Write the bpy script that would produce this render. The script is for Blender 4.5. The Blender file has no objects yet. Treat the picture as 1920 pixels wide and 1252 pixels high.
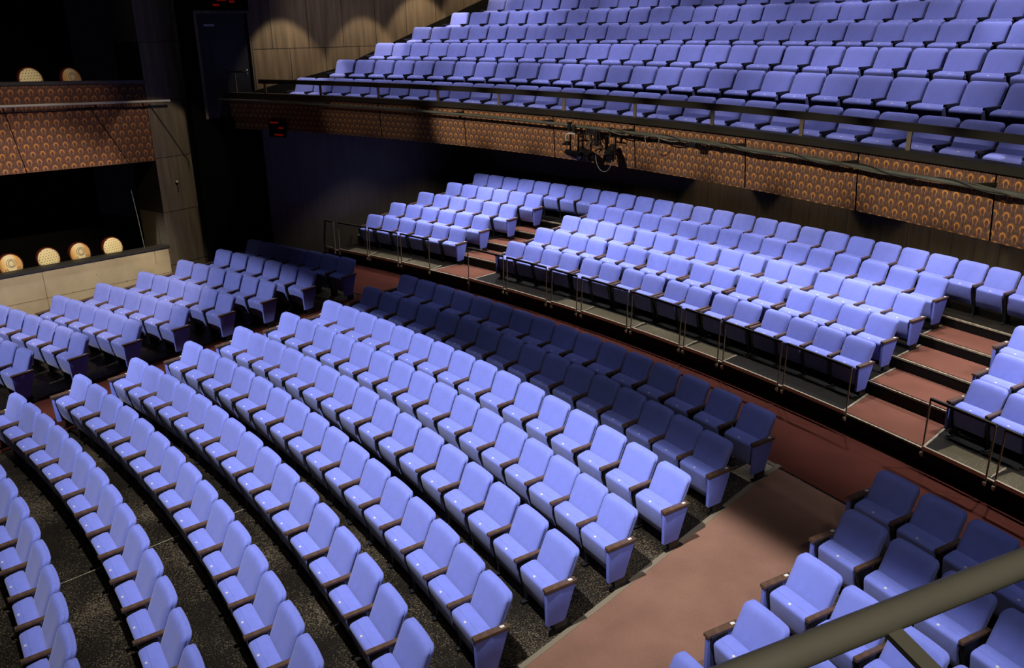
import bpy, bmesh, math, random
from mathutils import Vector, Matrix
PI = math.pi
scene = bpy.context.scene
COL = scene.collection
# ------------------------------------------------------------------ camera
CAMP = Vector((22.9588, 10.8850, 5.0744))
cam_d = bpy.data.cameras.new('camera')
cam_d.sensor_fit = 'HORIZONTAL'; cam_d.sensor_width = 36.0
cam_d.lens = 1610.85 / 1920 * 36.0
cam_d.clip_start = 0.05; cam_d.clip_end = 200
cam = bpy.data.objects.new('camera', cam_d); COL.objects.link(cam)
CR = Vector((0.98765319, 0.1562331, -0.01150592)); CU = Vector((-0.04234291, 0.33694686, 0.94057105)); CF = Vector((-0.15082521, 0.9284708, -0.339402))
mw = Matrix((CR, CU, -CF)).transposed().to_4x4(); mw.translation = CAMP
cam.matrix_world = mw
scene.camera = cam
# ------------------------------------------------------------------ world, exposure
world = bpy.data.worlds.new('world'); scene.world = world; world.use_nodes = True
world.node_tree.nodes['Background'].inputs[0].default_value = (0.55, 0.62, 1.0, 1)
world.node_tree.nodes['Background'].inputs[1].default_value = 0.0012
vs = scene.view_settings
vs.view_transform = 'Standard'; vs.look = 'None'; vs.gamma = 1.0; vs.use_curve_mapping = False
vs.exposure = 0.0
scene.cycles.max_bounces = 3; scene.cycles.diffuse_bounces = 1; scene.cycles.glossy_bounces = 2
scene.cycles.caustics_reflective = False; scene.cycles.caustics_refractive = False

def spot(name, loc, target, power, angle, blend=0.5, radius=0.1, color=(1, .96, .9)):
    d = bpy.data.lights.new(name, 'SPOT'); d.energy = power; d.spot_size = math.radians(angle); d.spot_blend = blend
    d.shadow_soft_size = radius; d.color = color
    o = bpy.data.objects.new(name, d); COL.objects.link(o); o.location = loc
    o.rotation_euler = (Vector(target) - Vector(loc)).to_track_quat('-Z', 'Y').to_euler()
    return o
CB = (7.4205, 7.7069)      # centre of the balcony arcs
CM = (1.0798, 2.0130)      # centre of the rear stalls arcs
CO = (0.0, 0.0)            # centre of the front stalls arcs
def pol(c, r, phi): return (c[0] + r*math.sin(phi), c[1] + r*math.cos(phi))
WARM = (1.0, .90, .78); COOL = (.96, .97, 1.0)
#LIGHTS
random.seed(5)
L0 = Vector((20.2, 15.3, 12.0)); L1 = Vector((8.0, 15.5, 11.0))
spot('stalls_light', L0, (20.4, 26.6, -.5), 11800, 98, 1.0, .12, COOL)
L2 = Vector((25.5, 13.0, 11.5))  # supplemental spot added to brighten the lower right block
spot('stalls_light', L2, (26.0, 18.8, -.5), 2700, 44, .9, .12, COOL)
spot('stalls_light', L1, (11.2, 26.2, -.5), 5400, 46, .45, .12, COOL)
# weak bluish fill added straight above the dark back rows
for p in (.58, .69, .80, .91, 1.02):
    spot('back_row_fill', (*pol(CO, 31.3, p), 9.6), (*pol(CO, 32.1, p), 0), 190, 40, .9, .2, (.62, .72, 1.0))
spot('stalls_light', (13.5, 26.5, 9.0), (12.5, 30.5, 0), 40, 50, .8, .3, (.66, .74, 1.0))
spot('gallery_light', (24.6, 9.0, 8.2), (23.4, 12.1, 4.2), 560, 60, .6, .15, (1, .93, .72))
# balcony: two arcs of lights a little in front of the rows they serve
for ra, tg, pw in ((24.0, 24.7, 1150), (26.3, 27.0, 1100), (28.5, 29.2, 880)):
    for k in range(9):
        p = .36+.098*k
        spot('balcony_light', (*pol(CB, ra, p), 9.6), (*pol(CB, tg, p), 4.4), pw*random.uniform(.6, 1.25)*.62, 50, .9, .10, (1.0, .92, .94))
spot('balcony_light', (*pol(CB, 26.0, .86), 9.6), (*pol(CB, 27.0, .875), 4.9), 700, 15, .9, .05, (1, .98, 1))
# downlights in the soffit over the rear stalls
for ra, dp, off, tg in ((24.75, .058, 0.0, .1), (26.4, .056, .03, .1)):
    p = .385 + off
    while p < 1.05:
        spot('soffit_downlight', (*pol(CB, ra, p), 2.88), (*pol(CB, ra+tg, p), 0.3), 185*random.uniform(.35, 1.3), 100, .6, .03, (.98, .96, 1.0)); p += dp
for p in (.655, .735, .835, .905):
    spot('wall_downlight', (*pol(CB, 27.35, p), 2.88), (*pol(CB, 28.0, p), 0), 60, 72, .25, .02, (1, .86, .62))
# balcony front and mezzanine deck
for p in (.42, .475):
    spot('front_light', (*pol(CB, 16.2, p), 6.4), (*pol(CB, 22.7, p), 3.42), 150, 13.5, .9, .04, (1, .88, .74))
for p in (.555, .61, .665, .72, .775, .83, .885, .94, .99):
    spot('front_light', (*pol(CB, 16.2, p), 6.4), (*pol(CB, 22.7, p), 3.42), 1050, 13.5, .9, .04, (1, .88, .74))
# side wall and boxes
spot('side_light', (19.0, 23.0, 8.0), (11.2, 25.8, 0.2), 4400, 32, .5, .06, (1, .87, .68))
spot('side_light', (17.5, 20.5, 8.0), (11.0, 25.4, 3.75), 900, 31, .5, .06, (1, .80, .64))
spot('side_light', (15.5, 22.5, 7.5), (11.1, 25.7, 4.3), 420, 22, .6, .05, (1, .88, .70))
spot('side_light', (17.5, 24.5, 7.5), (12.35, 28.5, 1.9), 900, 21, .25, .04, (1, .84, .62))
WQ = Vector((14.02, 30.03, 0)); WD = Vector((2.856, 3.354, 0)).normalized(); WN = Vector((WD.y, -WD.x, 0))
for s_, z_, pw in ((.75, 6.35, 170), (2.9, 6.4, 150), (4.6, 6.9, 220), (6.5, 7.6, 240)):
    a_ = WQ+WD*s_+WN*1.25; b_ = WQ+WD*s_
    spot('wall_downlight', (a_.x, a_.y, z_), (b_.x, b_.y, z_-3.5), pw, 60, .35, .04, (1, .85, .64))
# one narrow beam that lands on the floor corner at the end of the last front row
spot('narrow_light', (29.0, 20.5, 9.0), (*pol(CO, 32.42, .8605), -.43), 1500, 3.4, .6, .03, (1, .93, .82))
#ENDLIGHTS

# ------------------------------------------------------------------ object helpers
def tag(o, label=None, cat=None, group=None, kind=None):
    if label: o['label'] = label
    if cat: o['category'] = cat
    if group: o['group'] = group
    if kind: o['kind'] = kind
    return o
def empty(name, loc=(0, 0, 0), rz=0):
    o = bpy.data.objects.new(name, None); COL.objects.link(o); o.location = loc; o.rotation_euler = (0, 0, rz)
    o.empty_display_size = .1
    return o
class MB:
    """collects shapes; build() links them as one mesh object"""
    def __init__(s): s.v = []; s.f = []; s.m = []; s.uv = {}
    def add(s, vs_, fs, mi=0, uv=None):
        n = len(s.v); s.v += [tuple(a) for a in vs_]
        for k, f in enumerate(fs):
            s.f.append(tuple(n+i for i in f)); s.m.append(mi)
            if uv: s.uv[len(s.f)-1] = [uv[i] for i in f]
    def box(s, c, sz, rz=0, mi=0, M=None):
        a, b, h = sz[0]/2, sz[1]/2, sz[2]/2
        P = [Vector((x*a, y*b, z*h)) for x in (-1, 1) for y in (-1, 1) for z in (-1, 1)]
        R = M if M is not None else Matrix.Rotation(rz, 3, 'Z')
        s.add([R @ p + Vector(c) for p in P], [(0, 1, 3, 2), (4, 6, 7, 5), (0, 4, 5, 1), (2, 3, 7, 6), (0, 2, 6, 4), (1, 5, 7, 3)], mi)
    def beam(s, a, b, w, h, mi=0, up=(0, 0, 1)):
        a = Vector(a); b = Vector(b); d = b-a; L = d.length; d.normalize()
        x = d.cross(Vector(up)); x.normalize(); z = x.cross(d)
        s.box((a+b)/2, (w, L, h), M=Matrix((x, d, z)).transposed(), mi=mi)
    def prism(s, poly, x0, x1, mi=0):
        """poly of (y, z) swept along x"""
        n = len(poly)
        V = [(x0, y, z) for y, z in poly] + [(x1, y, z) for y, z in poly]
        F = [tuple(range(n)), tuple(range(2*n-1, n-1, -1))] + [(i, n+i, n+(i+1) % n, (i+1) % n) for i in range(n)]
        s.add(V, F, mi)
    def tube(s, pts, r, n=8, mi=0, closed=False):
        pts = [Vector(p) for p in pts]; N = len(pts); V = []
        prev = None
        for i, p in enumerate(pts):
            t = (pts[(i+1) % N]-pts[i-1]) if closed else (pts[min(i+1, N-1)]-pts[max(i-1, 0)])
            t.normalize()
            if prev is None:
                a = t.orthogonal(); a.normalize()
            else:
                a = prev - t*prev.dot(t); a.normalize()
            prev = a; b = t.cross(a)
            rr = r[i] if isinstance(r, (list, tuple)) else r
            V += [p + a*rr*math.cos(2*PI*k/n) + b*rr*math.sin(2*PI*k/n) for k in range(n)]
        F = []
        for i in range(N if closed else N-1):
            j = (i+1) % N
            F += [(i*n+k, i*n+(k+1) % n, j*n+(k+1) % n, j*n+k) for k in range(n)]
        if not closed: F += [tuple(range(n-1, -1, -1)), tuple((N-1)*n+k for k in range(n))]
        s.add(V, F, mi)
    def sector(s, c, r0, r1, p0, p1, z0, z1, n=40, mi=0, zf=None, uvs=1.0):
        """solid slab between two radii; zf(x, y) may give the top"""
        n = max(1, n); V = []; UV = []
        for i in range(n+1):
            p = p0+(p1-p0)*i/n
            for r in (r0, r1):
                x, y = pol(c, r, p); zt = z1 if zf is None else zf(x, y)+z1
                zb = z0 if zf is None else zf(x, y)+z0
                V += [(x, y, zb), (x, y, zt)]
                UV += [(r1*p, zb), (r1*p, zt)]
        F = []
        for i in range(n):
            a = i*4; b = a+4
            F += [(a+1, a+3, b+3, b+1), (a, b, b+2, a+2), (a, a+1, b+1, b), (a+2, b+2, b+3, a+3)]
        F += [(0, 2, 3, 1), (n*4, n*4+1, n*4+3, n*4+2)]
        s.add(V, F, mi, UV)
    def arcbar(s, c, r, p0, p1, z, w, h, n=60, mi=0): s.sector(c, r-w/2, r+w/2, p0, p1, z-h/2, z+h/2, n, mi)
    def lathe(s, prof, c=(0, 0, 0), n=24, mi=0, M=None):
        V = []; N = len(prof); M = M or Matrix.Identity(3)
        for k in range(n):
            a = 2*PI*k/n
            for r, z in prof: V.append(M @ Vector((r*math.cos(a), r*math.sin(a), z)) + Vector(c))
        F = [(k*N+i, ((k+1) % n)*N+i, ((k+1) % n)*N+i+1, k*N+i+1) for k in range(n) for i in range(N-1)]
        s.add(V, F, mi)
    def build(s, name, mats, parent=None, smooth=None, bevel=None, loc=None, fix=True):
        me = bpy.data.meshes.new(name); me.from_pydata(s.v, [], s.f)
        if not isinstance(mats, (list, tuple)): mats = [mats]
        for m in mats: me.materials.append(m)
        me.polygons.foreach_set('material_index', s.m)
        if s.uv:
            ul = me.uv_layers.new(name='UVMap')
            for p in me.polygons:
                if p.index in s.uv:
                    for li, q in zip(p.loop_indices, s.uv[p.index]): ul.data[li].uv = q
        bm = bmesh.new(); bm.from_mesh(me)
        if bevel:
            bmesh.ops.remove_doubles(bm, verts=bm.verts, dist=1e-5)
            ed = [e for e in bm.edges if len(e.link_faces) == 2 and e.calc_face_angle(0) > .6]
            bmesh.ops.bevel(bm, geom=ed, offset=bevel, segments=2, affect='EDGES', profile=.6)
        if fix: bmesh.ops.recalc_face_normals(bm, faces=bm.faces)
        bm.to_mesh(me); bm.free()
        if smooth is not None:
            me.polygons.foreach_set('use_smooth', [True]*len(me.polygons))
            if smooth < 180: me.set_sharp_from_angle(angle=math.radians(smooth))
        o = bpy.data.objects.new(name, me); COL.objects.link(o)
        if parent: o.parent = parent
        if loc is not None: o.location = loc
        return o
def struct(mb, name, mats, **k): return tag(mb.build(name, mats, **k), kind='structure')

# ------------------------------------------------------------------ materials
def new_mat(name):
    m = bpy.data.materials.new(name); m.use_nodes = True
    nt = m.node_tree; b = nt.nodes['Principled BSDF']
    return m, nt, b
def N(nt, t, **k):
    n = nt.nodes.new(t)
    for a, v in k.items():
        if a == 'inp':
            for i, q in v.items(): n.inputs[i].default_value = q
        else: setattr(n, a, v)
    return n
def ramp(nt, src, stops):
    r = N(nt, 'ShaderNodeValToRGB'); e = r.color_ramp.elements
    while len(e) < len(stops): e.new(.5)
    for i, (p, c) in enumerate(stops): e[i].position = p; e[i].color = (*c, 1)
    nt.links.new(src, r.inputs[0]); return r
def plain(name, col, rough=.6, metal=0.0, noise=0.0, nscale=20, bump=0.0, bscale=200, spec=.5):
    m, nt, b = new_mat(name)
    b.inputs['Base Color'].default_value = (*col, 1); b.inputs['Roughness'].default_value = rough
    b.inputs['Metallic'].default_value = metal; b.inputs['Specular IOR Level'].default_value = spec
    tc = N(nt, 'ShaderNodeTexCoord')
    if noise:
        no = N(nt, 'ShaderNodeTexNoise', inp={'Scale': nscale, 'Detail': 6.0}); nt.links.new(tc.outputs['Object'], no.inputs['Vector'])
        r = ramp(nt, no.outputs[0], [(.3, tuple(c*(1-noise) for c in col)), (.7, tuple(min(1, c*(1+noise)) for c in col))])
        nt.links.new(r.outputs[0], b.inputs['Base Color'])
    if bump:
        n2 = N(nt, 'ShaderNodeTexNoise', inp={'Scale': bscale, 'Detail': 3.0}); nt.links.new(tc.outputs['Object'], n2.inputs['Vector'])
        bp = N(nt, 'ShaderNodeBump', inp={'Strength': bump, 'Distance': .01}); nt.links.new(n2.outputs[0], bp.inputs['Height'])
        nt.links.new(bp.outputs[0], b.inputs['Normal'])
    return m
BLUE = (.212, .252, .76)
M_fab = plain('blue_fabric', BLUE, .78, noise=.06, nscale=9, bump=.12, bscale=420, spec=.25)
M_fab.node_tree.nodes['Principled BSDF'].inputs['Sheen Weight'].default_value = .25
M_fab.node_tree.nodes['Principled BSDF'].inputs['Sheen Roughness'].default_value = .5
M_panel = plain('blue_panel_cloth', (.180, .218, .73), .7, noise=.05, nscale=6, bump=.08, bscale=400, spec=.3)
M_black = plain('black_metal', (.008, .008, .009), .45)
M_wood = plain('dark_armrest_wood', (.115, .065, .042), .34, noise=.35, nscale=14)
M_white = plain('white_plate', (.75, .72, .68), .3)
M_rail = plain('black_rail_paint', (.030, .027, .020), .38)
M_post = plain('brown_steel_post', (.28, .225, .155), .35, metal=.3)
M_pipe = plain('grey_steel_pipe', (.22, .23, .18), .38, metal=.5, noise=.15, nscale=4)
M_olive = plain('olive_painted_pipe', (.17, .160, .135), .42, noise=.08, nscale=6)
M_cable = plain('black_cable', (.03, .03, .025), .4)
M_riser = plain('black_riser_paint', (.004, .0035, .003), .6, spec=.2)
M_nose = plain('worn_edge_trim', (.30, .255, .17), .6, noise=.5, nscale=25)
M_brass = plain('bare_metal_rail', (.72, .62, .44), .35, metal=.7)
M_dark = plain('black_wall_paint', (.0018, .0015, .0015), .9, spec=.05)
M_chrome = plain('white_pipe_paint', (.8, .78, .7), .3)
def carpet(name, col, col2, sc=260):
    m, nt, b = new_mat(name); b.inputs['Roughness'].default_value = .95; b.inputs['Specular IOR Level'].default_value = .1
    tc = N(nt, 'ShaderNodeTexCoord')
    a = N(nt, 'ShaderNodeTexNoise', inp={'Scale': sc, 'Detail': 2.0}); nt.links.new(tc.outputs['Object'], a.inputs['Vector'])
    c = N(nt, 'ShaderNodeTexNoise', inp={'Scale': 1.6, 'Detail': 5.0}); nt.links.new(tc.outputs['Object'], c.inputs['Vector'])
    r = ramp(nt, a.outputs[0], [(.35, col), (.65, col2)])
    r2 = ramp(nt, c.outputs[0], [(.3, (.82, .82, .82)), (.7, (1.08, 1.08, 1.08))])
    mx = N(nt, 'ShaderNodeMix', data_type='RGBA', blend_type='MULTIPLY', inp={0: 1.0})
    nt.links.new(r.outputs[0], mx.inputs[6]); nt.links.new(r2.outputs[0], mx.inputs[7]); nt.links.new(mx.outputs[2], b.inputs['Base Color'])
    bp = N(nt, 'ShaderNodeBump', inp={'Strength': .3, 'Distance': .004}); nt.links.new(a.outputs[0], bp.inputs['Height']); nt.links.new(bp.outputs[0], b.inputs['Normal'])
    return m
M_carpet = carpet('brown_aisle_carpet', (.185, .092, .062), (.262, .142, .100))
M_carpet2 = carpet('maroon_carpet', (.062, .015, .0095), (.090, .024, .016))
M_step = carpet('step_carpet', (.140, .052, .033), (.195, .080, .054))
def floor_mat(name, base, speck, amount=.62):
    m, nt, b = new_mat(name); b.inputs['Roughness'].default_value = .5; b.inputs['Specular IOR Level'].default_value = .2
    tc = N(nt, 'ShaderNodeTexCoord')
    a = N(nt, 'ShaderNodeTexNoise', inp={'Scale': 60.0, 'Detail': 6.0, 'Roughness': .75}); nt.links.new(tc.outputs['Object'], a.inputs['Vector'])
    w = N(nt, 'ShaderNodeTexNoise', inp={'Scale': 1.1, 'Detail': 4.0}); nt.links.new(tc.outputs['Object'], w.inputs['Vector'])
    ad = N(nt, 'ShaderNodeMath', operation='MULTIPLY_ADD', inp={1: .35}); nt.links.new(w.outputs[0], ad.inputs[0]); nt.links.new(a.outputs[0], ad.inputs[2])
    r = ramp(nt, ad.outputs[0], [(amount, base), (amount+.04, tuple((x+y)/2 for x, y in zip(base, speck))), (amount+.16, speck)])
    nt.links.new(r.outputs[0], b.inputs['Base Color'])
    bp = N(nt, 'ShaderNodeBump', inp={'Strength': .35, 'Distance': .004}); nt.links.new(a.outputs[0], bp.inputs['Height']); nt.links.new(bp.outputs[0], b.inputs['Normal'])
    return m
M_floor = floor_mat('worn_black_floor', (.009, .007, .0045), (.20, .155, .10), .72)
M_lit_corner = floor_mat('lit_speckled_floor', (.22, .17, .12), (.75, .68, .55), .62)
M_deck = floor_mat('worn_black_deck', (.008, .0065, .0045), (.12, .10, .07), .80)
M_olivedeck = floor_mat('grey_olive_deck_board', (.075, .062, .034), (.30, .26, .18), .74)
def concrete(name, c0, c1, sc=1.3):
    m, nt, b = new_mat(name); b.inputs['Roughness'].default_value = .85
    tc = N(nt, 'ShaderNodeTexCoord')
    a = N(nt, 'ShaderNodeTexNoise', inp={'Scale': sc, 'Detail': 8.0, 'Roughness': .62}); nt.links.new(tc.outputs['Object'], a.inputs['Vector'])
    r = ramp(nt, a.outputs[0], [(.3, c0), (.7, c1)]); nt.links.new(r.outputs[0], b.inputs['Base Color'])
    bp = N(nt, 'ShaderNodeBump', inp={'Strength': .25, 'Distance': .02}); nt.links.new(a.outputs[0], bp.inputs['Height']); nt.links.new(bp.outputs[0], b.inputs['Normal'])
    return m
M_conc = concrete('pale_concrete', (.36, .29, .19), (.50, .41, .28))
M_conc2 = concrete('brown_concrete', (.10, .078, .050), (.17, .13, .085), 2.2)
def boards(name, c0, c1, w, seamcol=(.02, .014, .008), vert_only=True, h=2.0):
    """upright boards or big panels with thin dark seams; uses UV (along, up) in metres"""
    m, nt, b = new_mat(name); b.inputs['Roughness'].default_value = .6
    uv = N(nt, 'ShaderNodeUVMap')
    br = N(nt, 'ShaderNodeTexBrick', offset=.0 if vert_only else .45, inp={'Scale': 1.0, 'Mortar Size': .010, 'Mortar Smooth': .3, 'Brick Width': w, 'Row Height': h if not vert_only else 50.0, 'Bias': 0.0})
    br.inputs['Color1'].default_value = (*c0, 1); br.inputs['Color2'].default_value = (*c1, 1); br.inputs['Mortar'].default_value = (*seamcol, 1)
    mp = N(nt, 'ShaderNodeMapping'); mp.inputs['Scale'].default_value = (1, 1, 1)
    nt.links.new(uv.outputs[0], mp.inputs[0]); nt.links.new(mp.outputs[0], br.inputs['Vector'])
    st = N(nt, 'ShaderNodeMapping'); st.inputs['Scale'].default_value = (9, .7, 1); nt.links.new(uv.outputs[0], st.inputs[0])
    no = N(nt, 'ShaderNodeTexNoise', inp={'Scale': 1.0, 'Detail': 6.0}); nt.links.new(st.outputs[0], no.inputs['Vector'])
    r2 = ramp(nt, no.outputs[0], [(.3, (.62, .62, .62)), (.7, (1.2, 1.2, 1.2))])
    mx = N(nt, 'ShaderNodeMix', data_type='RGBA', blend_type='MULTIPLY', inp={0: 1.0})
    nt.links.new(br.outputs['Color'], mx.inputs[6]); nt.links.new(r2.outputs[0], mx.inputs[7]); nt.links.new(mx.outputs[2], b.inputs['Base Color'])
    return m
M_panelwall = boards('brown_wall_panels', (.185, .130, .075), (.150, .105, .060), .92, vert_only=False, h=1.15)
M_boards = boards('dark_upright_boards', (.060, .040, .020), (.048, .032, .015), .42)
M_boards_shaded = boards('shaded_boards', (.030, .020, .010), (.024, .016, .008), .42)  # darker copy of the upright boards, shade painted into the colour
M_colwall = boards('brown_concrete_panels', (.135, .105, .070), (.115, .090, .060), 1.6, vert_only=False, h=1.2)

class Ex:
    """tiny expression builder on Math nodes"""
    def __init__(s, nt, sock): s.nt = nt; s.k = sock
    def _b(s, op, o=None, c=None):
        n = s.nt.nodes.new('ShaderNodeMath'); n.operation = op
        for i, q in enumerate((s, o, c)):
            if q is None: continue
            if isinstance(q, Ex): s.nt.links.new(q.k, n.inputs[i])
            else: n.inputs[i].default_value = q
        return Ex(s.nt, n.outputs[0])
    def __add__(s, o): return s._b('ADD', o)
    def __sub__(s, o): return s._b('SUBTRACT', o)
    def __mul__(s, o): return s._b('MULTIPLY', o)
    def __truediv__(s, o): return s._b('DIVIDE', o)
    def floor(s): return s._b('FLOOR')
    def frac(s): return s._b('FRACT')
    def mod(s, o): return s._b('FLOORED_MODULO', o)
    def abs(s): return s._b('ABSOLUTE')
    def sqrt(s): return s._b('SQRT')
    def lt(s, o): return s._b('LESS_THAN', o)
    def gt(s, o): return s._b('GREATER_THAN', o)
    def max(s, o): return s._b('MAXIMUM', o)
    def min(s, o): return s._b('MINIMUM', o)
    def band(s, half):   # 1 inside |x| < half, soft edge
        n = s.abs(); m = s.nt.nodes.new('ShaderNodeMapRange'); m.inputs[1].default_value = half*1.35; m.inputs[2].default_value = half*.65
        s.nt.links.new(n.k, m.inputs[0]); return Ex(s.nt, m.outputs[0])
def ogee(name, du, dv, base, arch, line):
    """woven fabric: staggered arches joined by fine curved lines (UV in metres)"""
    m, nt, b = new_mat(name); b.inputs['Roughness'].default_value = .85; b.inputs['Specular IOR Level'].default_value = .15
    uv = N(nt, 'ShaderNodeUVMap'); sp = N(nt, 'ShaderNodeSeparateXYZ'); nt.links.new(uv.outputs[0], sp.inputs[0])
    U = Ex(nt, sp.outputs[0])/du; V = Ex(nt, sp.outputs[1])/dv
    row = V.floor(); odd = row.mod(2.0)
    a = (U + odd*.5).frac() - .5; bb = V.frac()
    asp = dv/du
    # arch: ring segment in the upper part of the cell
    dy = (bb - .50)*asp
    d = (a*a + dy*dy*.62).sqrt()
    ring = (d - .215).band(.062)*bb.gt(.48)
    legs = (a.abs() - .215 + (Ex(nt, bb.k)*-1 + .5)*.25).band(.045)*bb.lt(.5)*bb.gt(.1)
    # ogee lines running down between the arches of the next row
    ln = (a.abs() - .12 - bb*.10).band(.03)*bb.lt(.42)
    ln2 = (a.abs() - .5 + bb*.24).band(.028)*bb.gt(.3)
    no = N(nt, 'ShaderNodeTexNoise', inp={'Scale': 30.0, 'Detail': 4.0}); nt.links.new(uv.outputs[0], no.inputs['Vector'])
    c0 = ramp(nt, no.outputs[0], [(.3, tuple(q*.75 for q in base)), (.7, tuple(q*1.2 for q in base))])
    mx = N(nt, 'ShaderNodeMix', data_type='RGBA'); nt.links.new((ln.max(ln2)*.55).k, mx.inputs[0]); nt.links.new(c0.outputs[0], mx.inputs[6]); mx.inputs[7].default_value = (*line, 1)
    mx2 = N(nt, 'ShaderNodeMix', data_type='RGBA'); nt.links.new(ring.max(legs*.5).k, mx2.inputs[0]); nt.links.new(mx.outputs[2], mx2.inputs[6]); mx2.inputs[7].default_value = (*arch, 1)
    nt.links.new(mx2.outputs[2], b.inputs['Base Color'])
    return m
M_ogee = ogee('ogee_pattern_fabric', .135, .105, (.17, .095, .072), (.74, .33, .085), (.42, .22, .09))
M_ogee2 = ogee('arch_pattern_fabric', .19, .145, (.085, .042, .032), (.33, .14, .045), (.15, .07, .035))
# ------------------------------------------------------------------ floors of the front stalls
def fz(x, y):
    r = math.hypot(x, y)
    return -.882+(min(r, 32.7)-24.43)*.0559 if r <= 32.7 else -.42-min(r-32.7, 1.3)/1.3*.10
def floor_patch(mb, r0, r1, pf0, pf1, dz, nr=30, np_=40, mi=0, thick=0.0):
    """raked patch between two radii; pf0/pf1 give the end angles at a radius"""
    V = []; F = []; UV = []
    for i in range(nr+1):
        r = r0+(r1-r0)*i/nr; a, b = pf0(r), pf1(r)
        for j in range(np_+1):
            p = a+(b-a)*j/np_; x, y = pol(CO, r, p); V.append((x, y, fz(x, y)+dz)); UV.append((r*p, r))
    for i in range(nr):
        for j in range(np_):
            k = i*(np_+1)+j; F.append((k, k+1, k+np_+2, k+np_+1))
    if thick:
        n = len(V); V += [(x, y, z-thick) for x, y, z in V]; UV += UV
        F += [tuple(q+n for q in f[::-1]) for f in F]
        ring = [j for j in range(np_+1)] + [i*(np_+1)+np_ for i in range(1, nr+1)] + [nr*(np_+1)+j for j in range(np_-1, -1, -1)] + [i*(np_+1) for i in range(nr-1, 0, -1)]
        F += [(ring[q], ring[(q+1) % len(ring)], ring[(q+1) % len(ring)]+n, ring[q]+n) for q in range(len(ring))]
    mb.add(V, F, mi, UV)
def lin(tab):
    def f(r):
        if r <= tab[0][0]: q = tab[0], tab[1]
        elif r >= tab[-1][0]: q = tab[-2], tab[-1]
        else:
            for k in range(len(tab)-1):
                if tab[k][0] <= r <= tab[k+1][0]: q = tab[k], tab[k+1]; break
        (r0, a0), (r1, a1) = q
        return a0+(a1-a0)*(r-r0)/(r1-r0)
    return f
RA_L = lin([(28.01, .9014), (28.9, .8929), (29.74, .8852), (30.73, .8765), (32.2, .8645), (32.7, .8618)])
RA_R = lin([(29.73, .9375), (30.61, .930), (31.53, .9215), (32.43, .9130)])
LA_L = lin([(26.66, .5185), (27.74, .5225), (29.0, .5275), (30.25, .5350), (31.2, .5395), (32.7, .5420)])
LA_R = lin([(26.66, .580), (28.9, .588), (32.7, .594)])
K = lambda v: (lambda r: v)
mb = MB(); floor_patch(mb, 17, 36.2, K(.10), K(1.42), 0.0, 60, 90, thick=.3); struct(mb, 'floor', M_floor)
mb = MB(); floor_patch(mb, 20, 32.62, RA_L, RA_R, .012, 40, 6, thick=.010); struct(mb, 'floor_aisle_carpet', M_carpet)
mb = MB(); floor_patch(mb, 22, 32.62, LA_L, LA_R, .012, 40, 6, thick=.010); struct(mb, 'floor_aisle_carpet', M_carpet2)
mb = MB(); floor_patch(mb, 32.66, 36.0, K(.30), K(1.40), .010, 12, 60, thick=.008); struct(mb, 'floor_cross_aisle_carpet', M_carpet2)
mb = MB(); floor_patch(mb, 32.10, 32.62, K(.8520), K(.8622), .006, 4, 4, thick=.005); struct(mb, 'floor_painted_light_patch', M_lit_corner)  # brightly lit corner of speckled floor, its light painted as a paler colour
# metal edging of the right aisle carpet and floor joints
mb = MB(); floor_patch(mb, 20, 32.70, lambda r: RA_L(r)-.0022, RA_L, .016, 40, 1, thick=.014)
floor_patch(mb, 32.62, 32.68, lambda r: RA_L(r)-.03, lambda r: RA_L(r), .016, 1, 4, thick=.014)
struct(mb, 'trim_1', M_post)
mb = MB(); floor_patch(mb, 24.45, 27.3, K(.7362), K(.7366), .004, 6, 1, thick=.003)
floor_patch(mb, 29.9, 32.3, K(.8505), K(.8508), .004, 6, 1, thick=.003); struct(mb, 'trim_2', M_nose)

# ------------------------------------------------------------------ stepped deck of the rear stalls
DZ = [-.237, -.023, .166, .343, .513]; DR = [32.28, 33.12, 33.88, 34.65, 35.32, 37.2]
P0, P1 = .425, 1.30
for i in range(5):
    mb = MB(); mb.sector(CM, DR[i], DR[i+1]+.01, P0, P1, -.75 if i == 0 else DZ[i]-.35, DZ[i], 90)
    # the vertical faces are painted black
    o = struct(mb, 'floor_rear_tier', [M_deck, M_riser])
    for p in o.data.polygons:
        if abs(p.normal.z) < .5: p.material_index = 1
# worn light edges of the tiers
for i, z in enumerate(DZ):
    mb = MB(); mb.sector(CM, DR[i]-.006, DR[i]+(.030 if i == 0 else .022), P0, P1, z-.020, z+.006, 90)
    struct(mb, 'trim_3', M_nose)
# carpet on the steps of both aisles
edgeL = lin([(32.38, .8740), (33.06, .8686), (33.86, .8650), (34.61, .8615), (35.3, .8585)])
edgeR = lin([(32.29, .9134), (32.95, .9071), (33.8, .9020), (34.6, .8975), (35.3, .893)])
e2L = lambda r: .5574+(r-32.4)*.0028
e2R = lambda r: .5934+(r-32.4)*.0010
def step_carpet(a, b):
    for i in range(4):
        mb = MB(); V = []; F = []
        r0, r1 = DR[i]+.035, DR[i+1]-.012; n = 8
        for rr in (r0, r1):
            for j in range(n+1):
                p = a(rr)+(b(rr)-a(rr))*j/n
                for z in (DZ[i]+.001, DZ[i]+.012): V.append((*pol(CM, rr, p), z))
        m = 2*(n+1)
        for j in range(n):
            q = 2*j; F += [(q+1, q+3, m+q+3, m+q+1), (q, q+1, q+3, q+2), (m+q, m+q+2, m+q+3, m+q+1)]
        F += [(0, 1, m+1, m), (2*n, m+2*n, m+2*n+1, 2*n+1)]
        mb.add(V, F); struct(mb, 'floor_step_carpet', M_step)
step_carpet(edgeL, edgeR); step_carpet(e2L, e2R)
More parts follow.
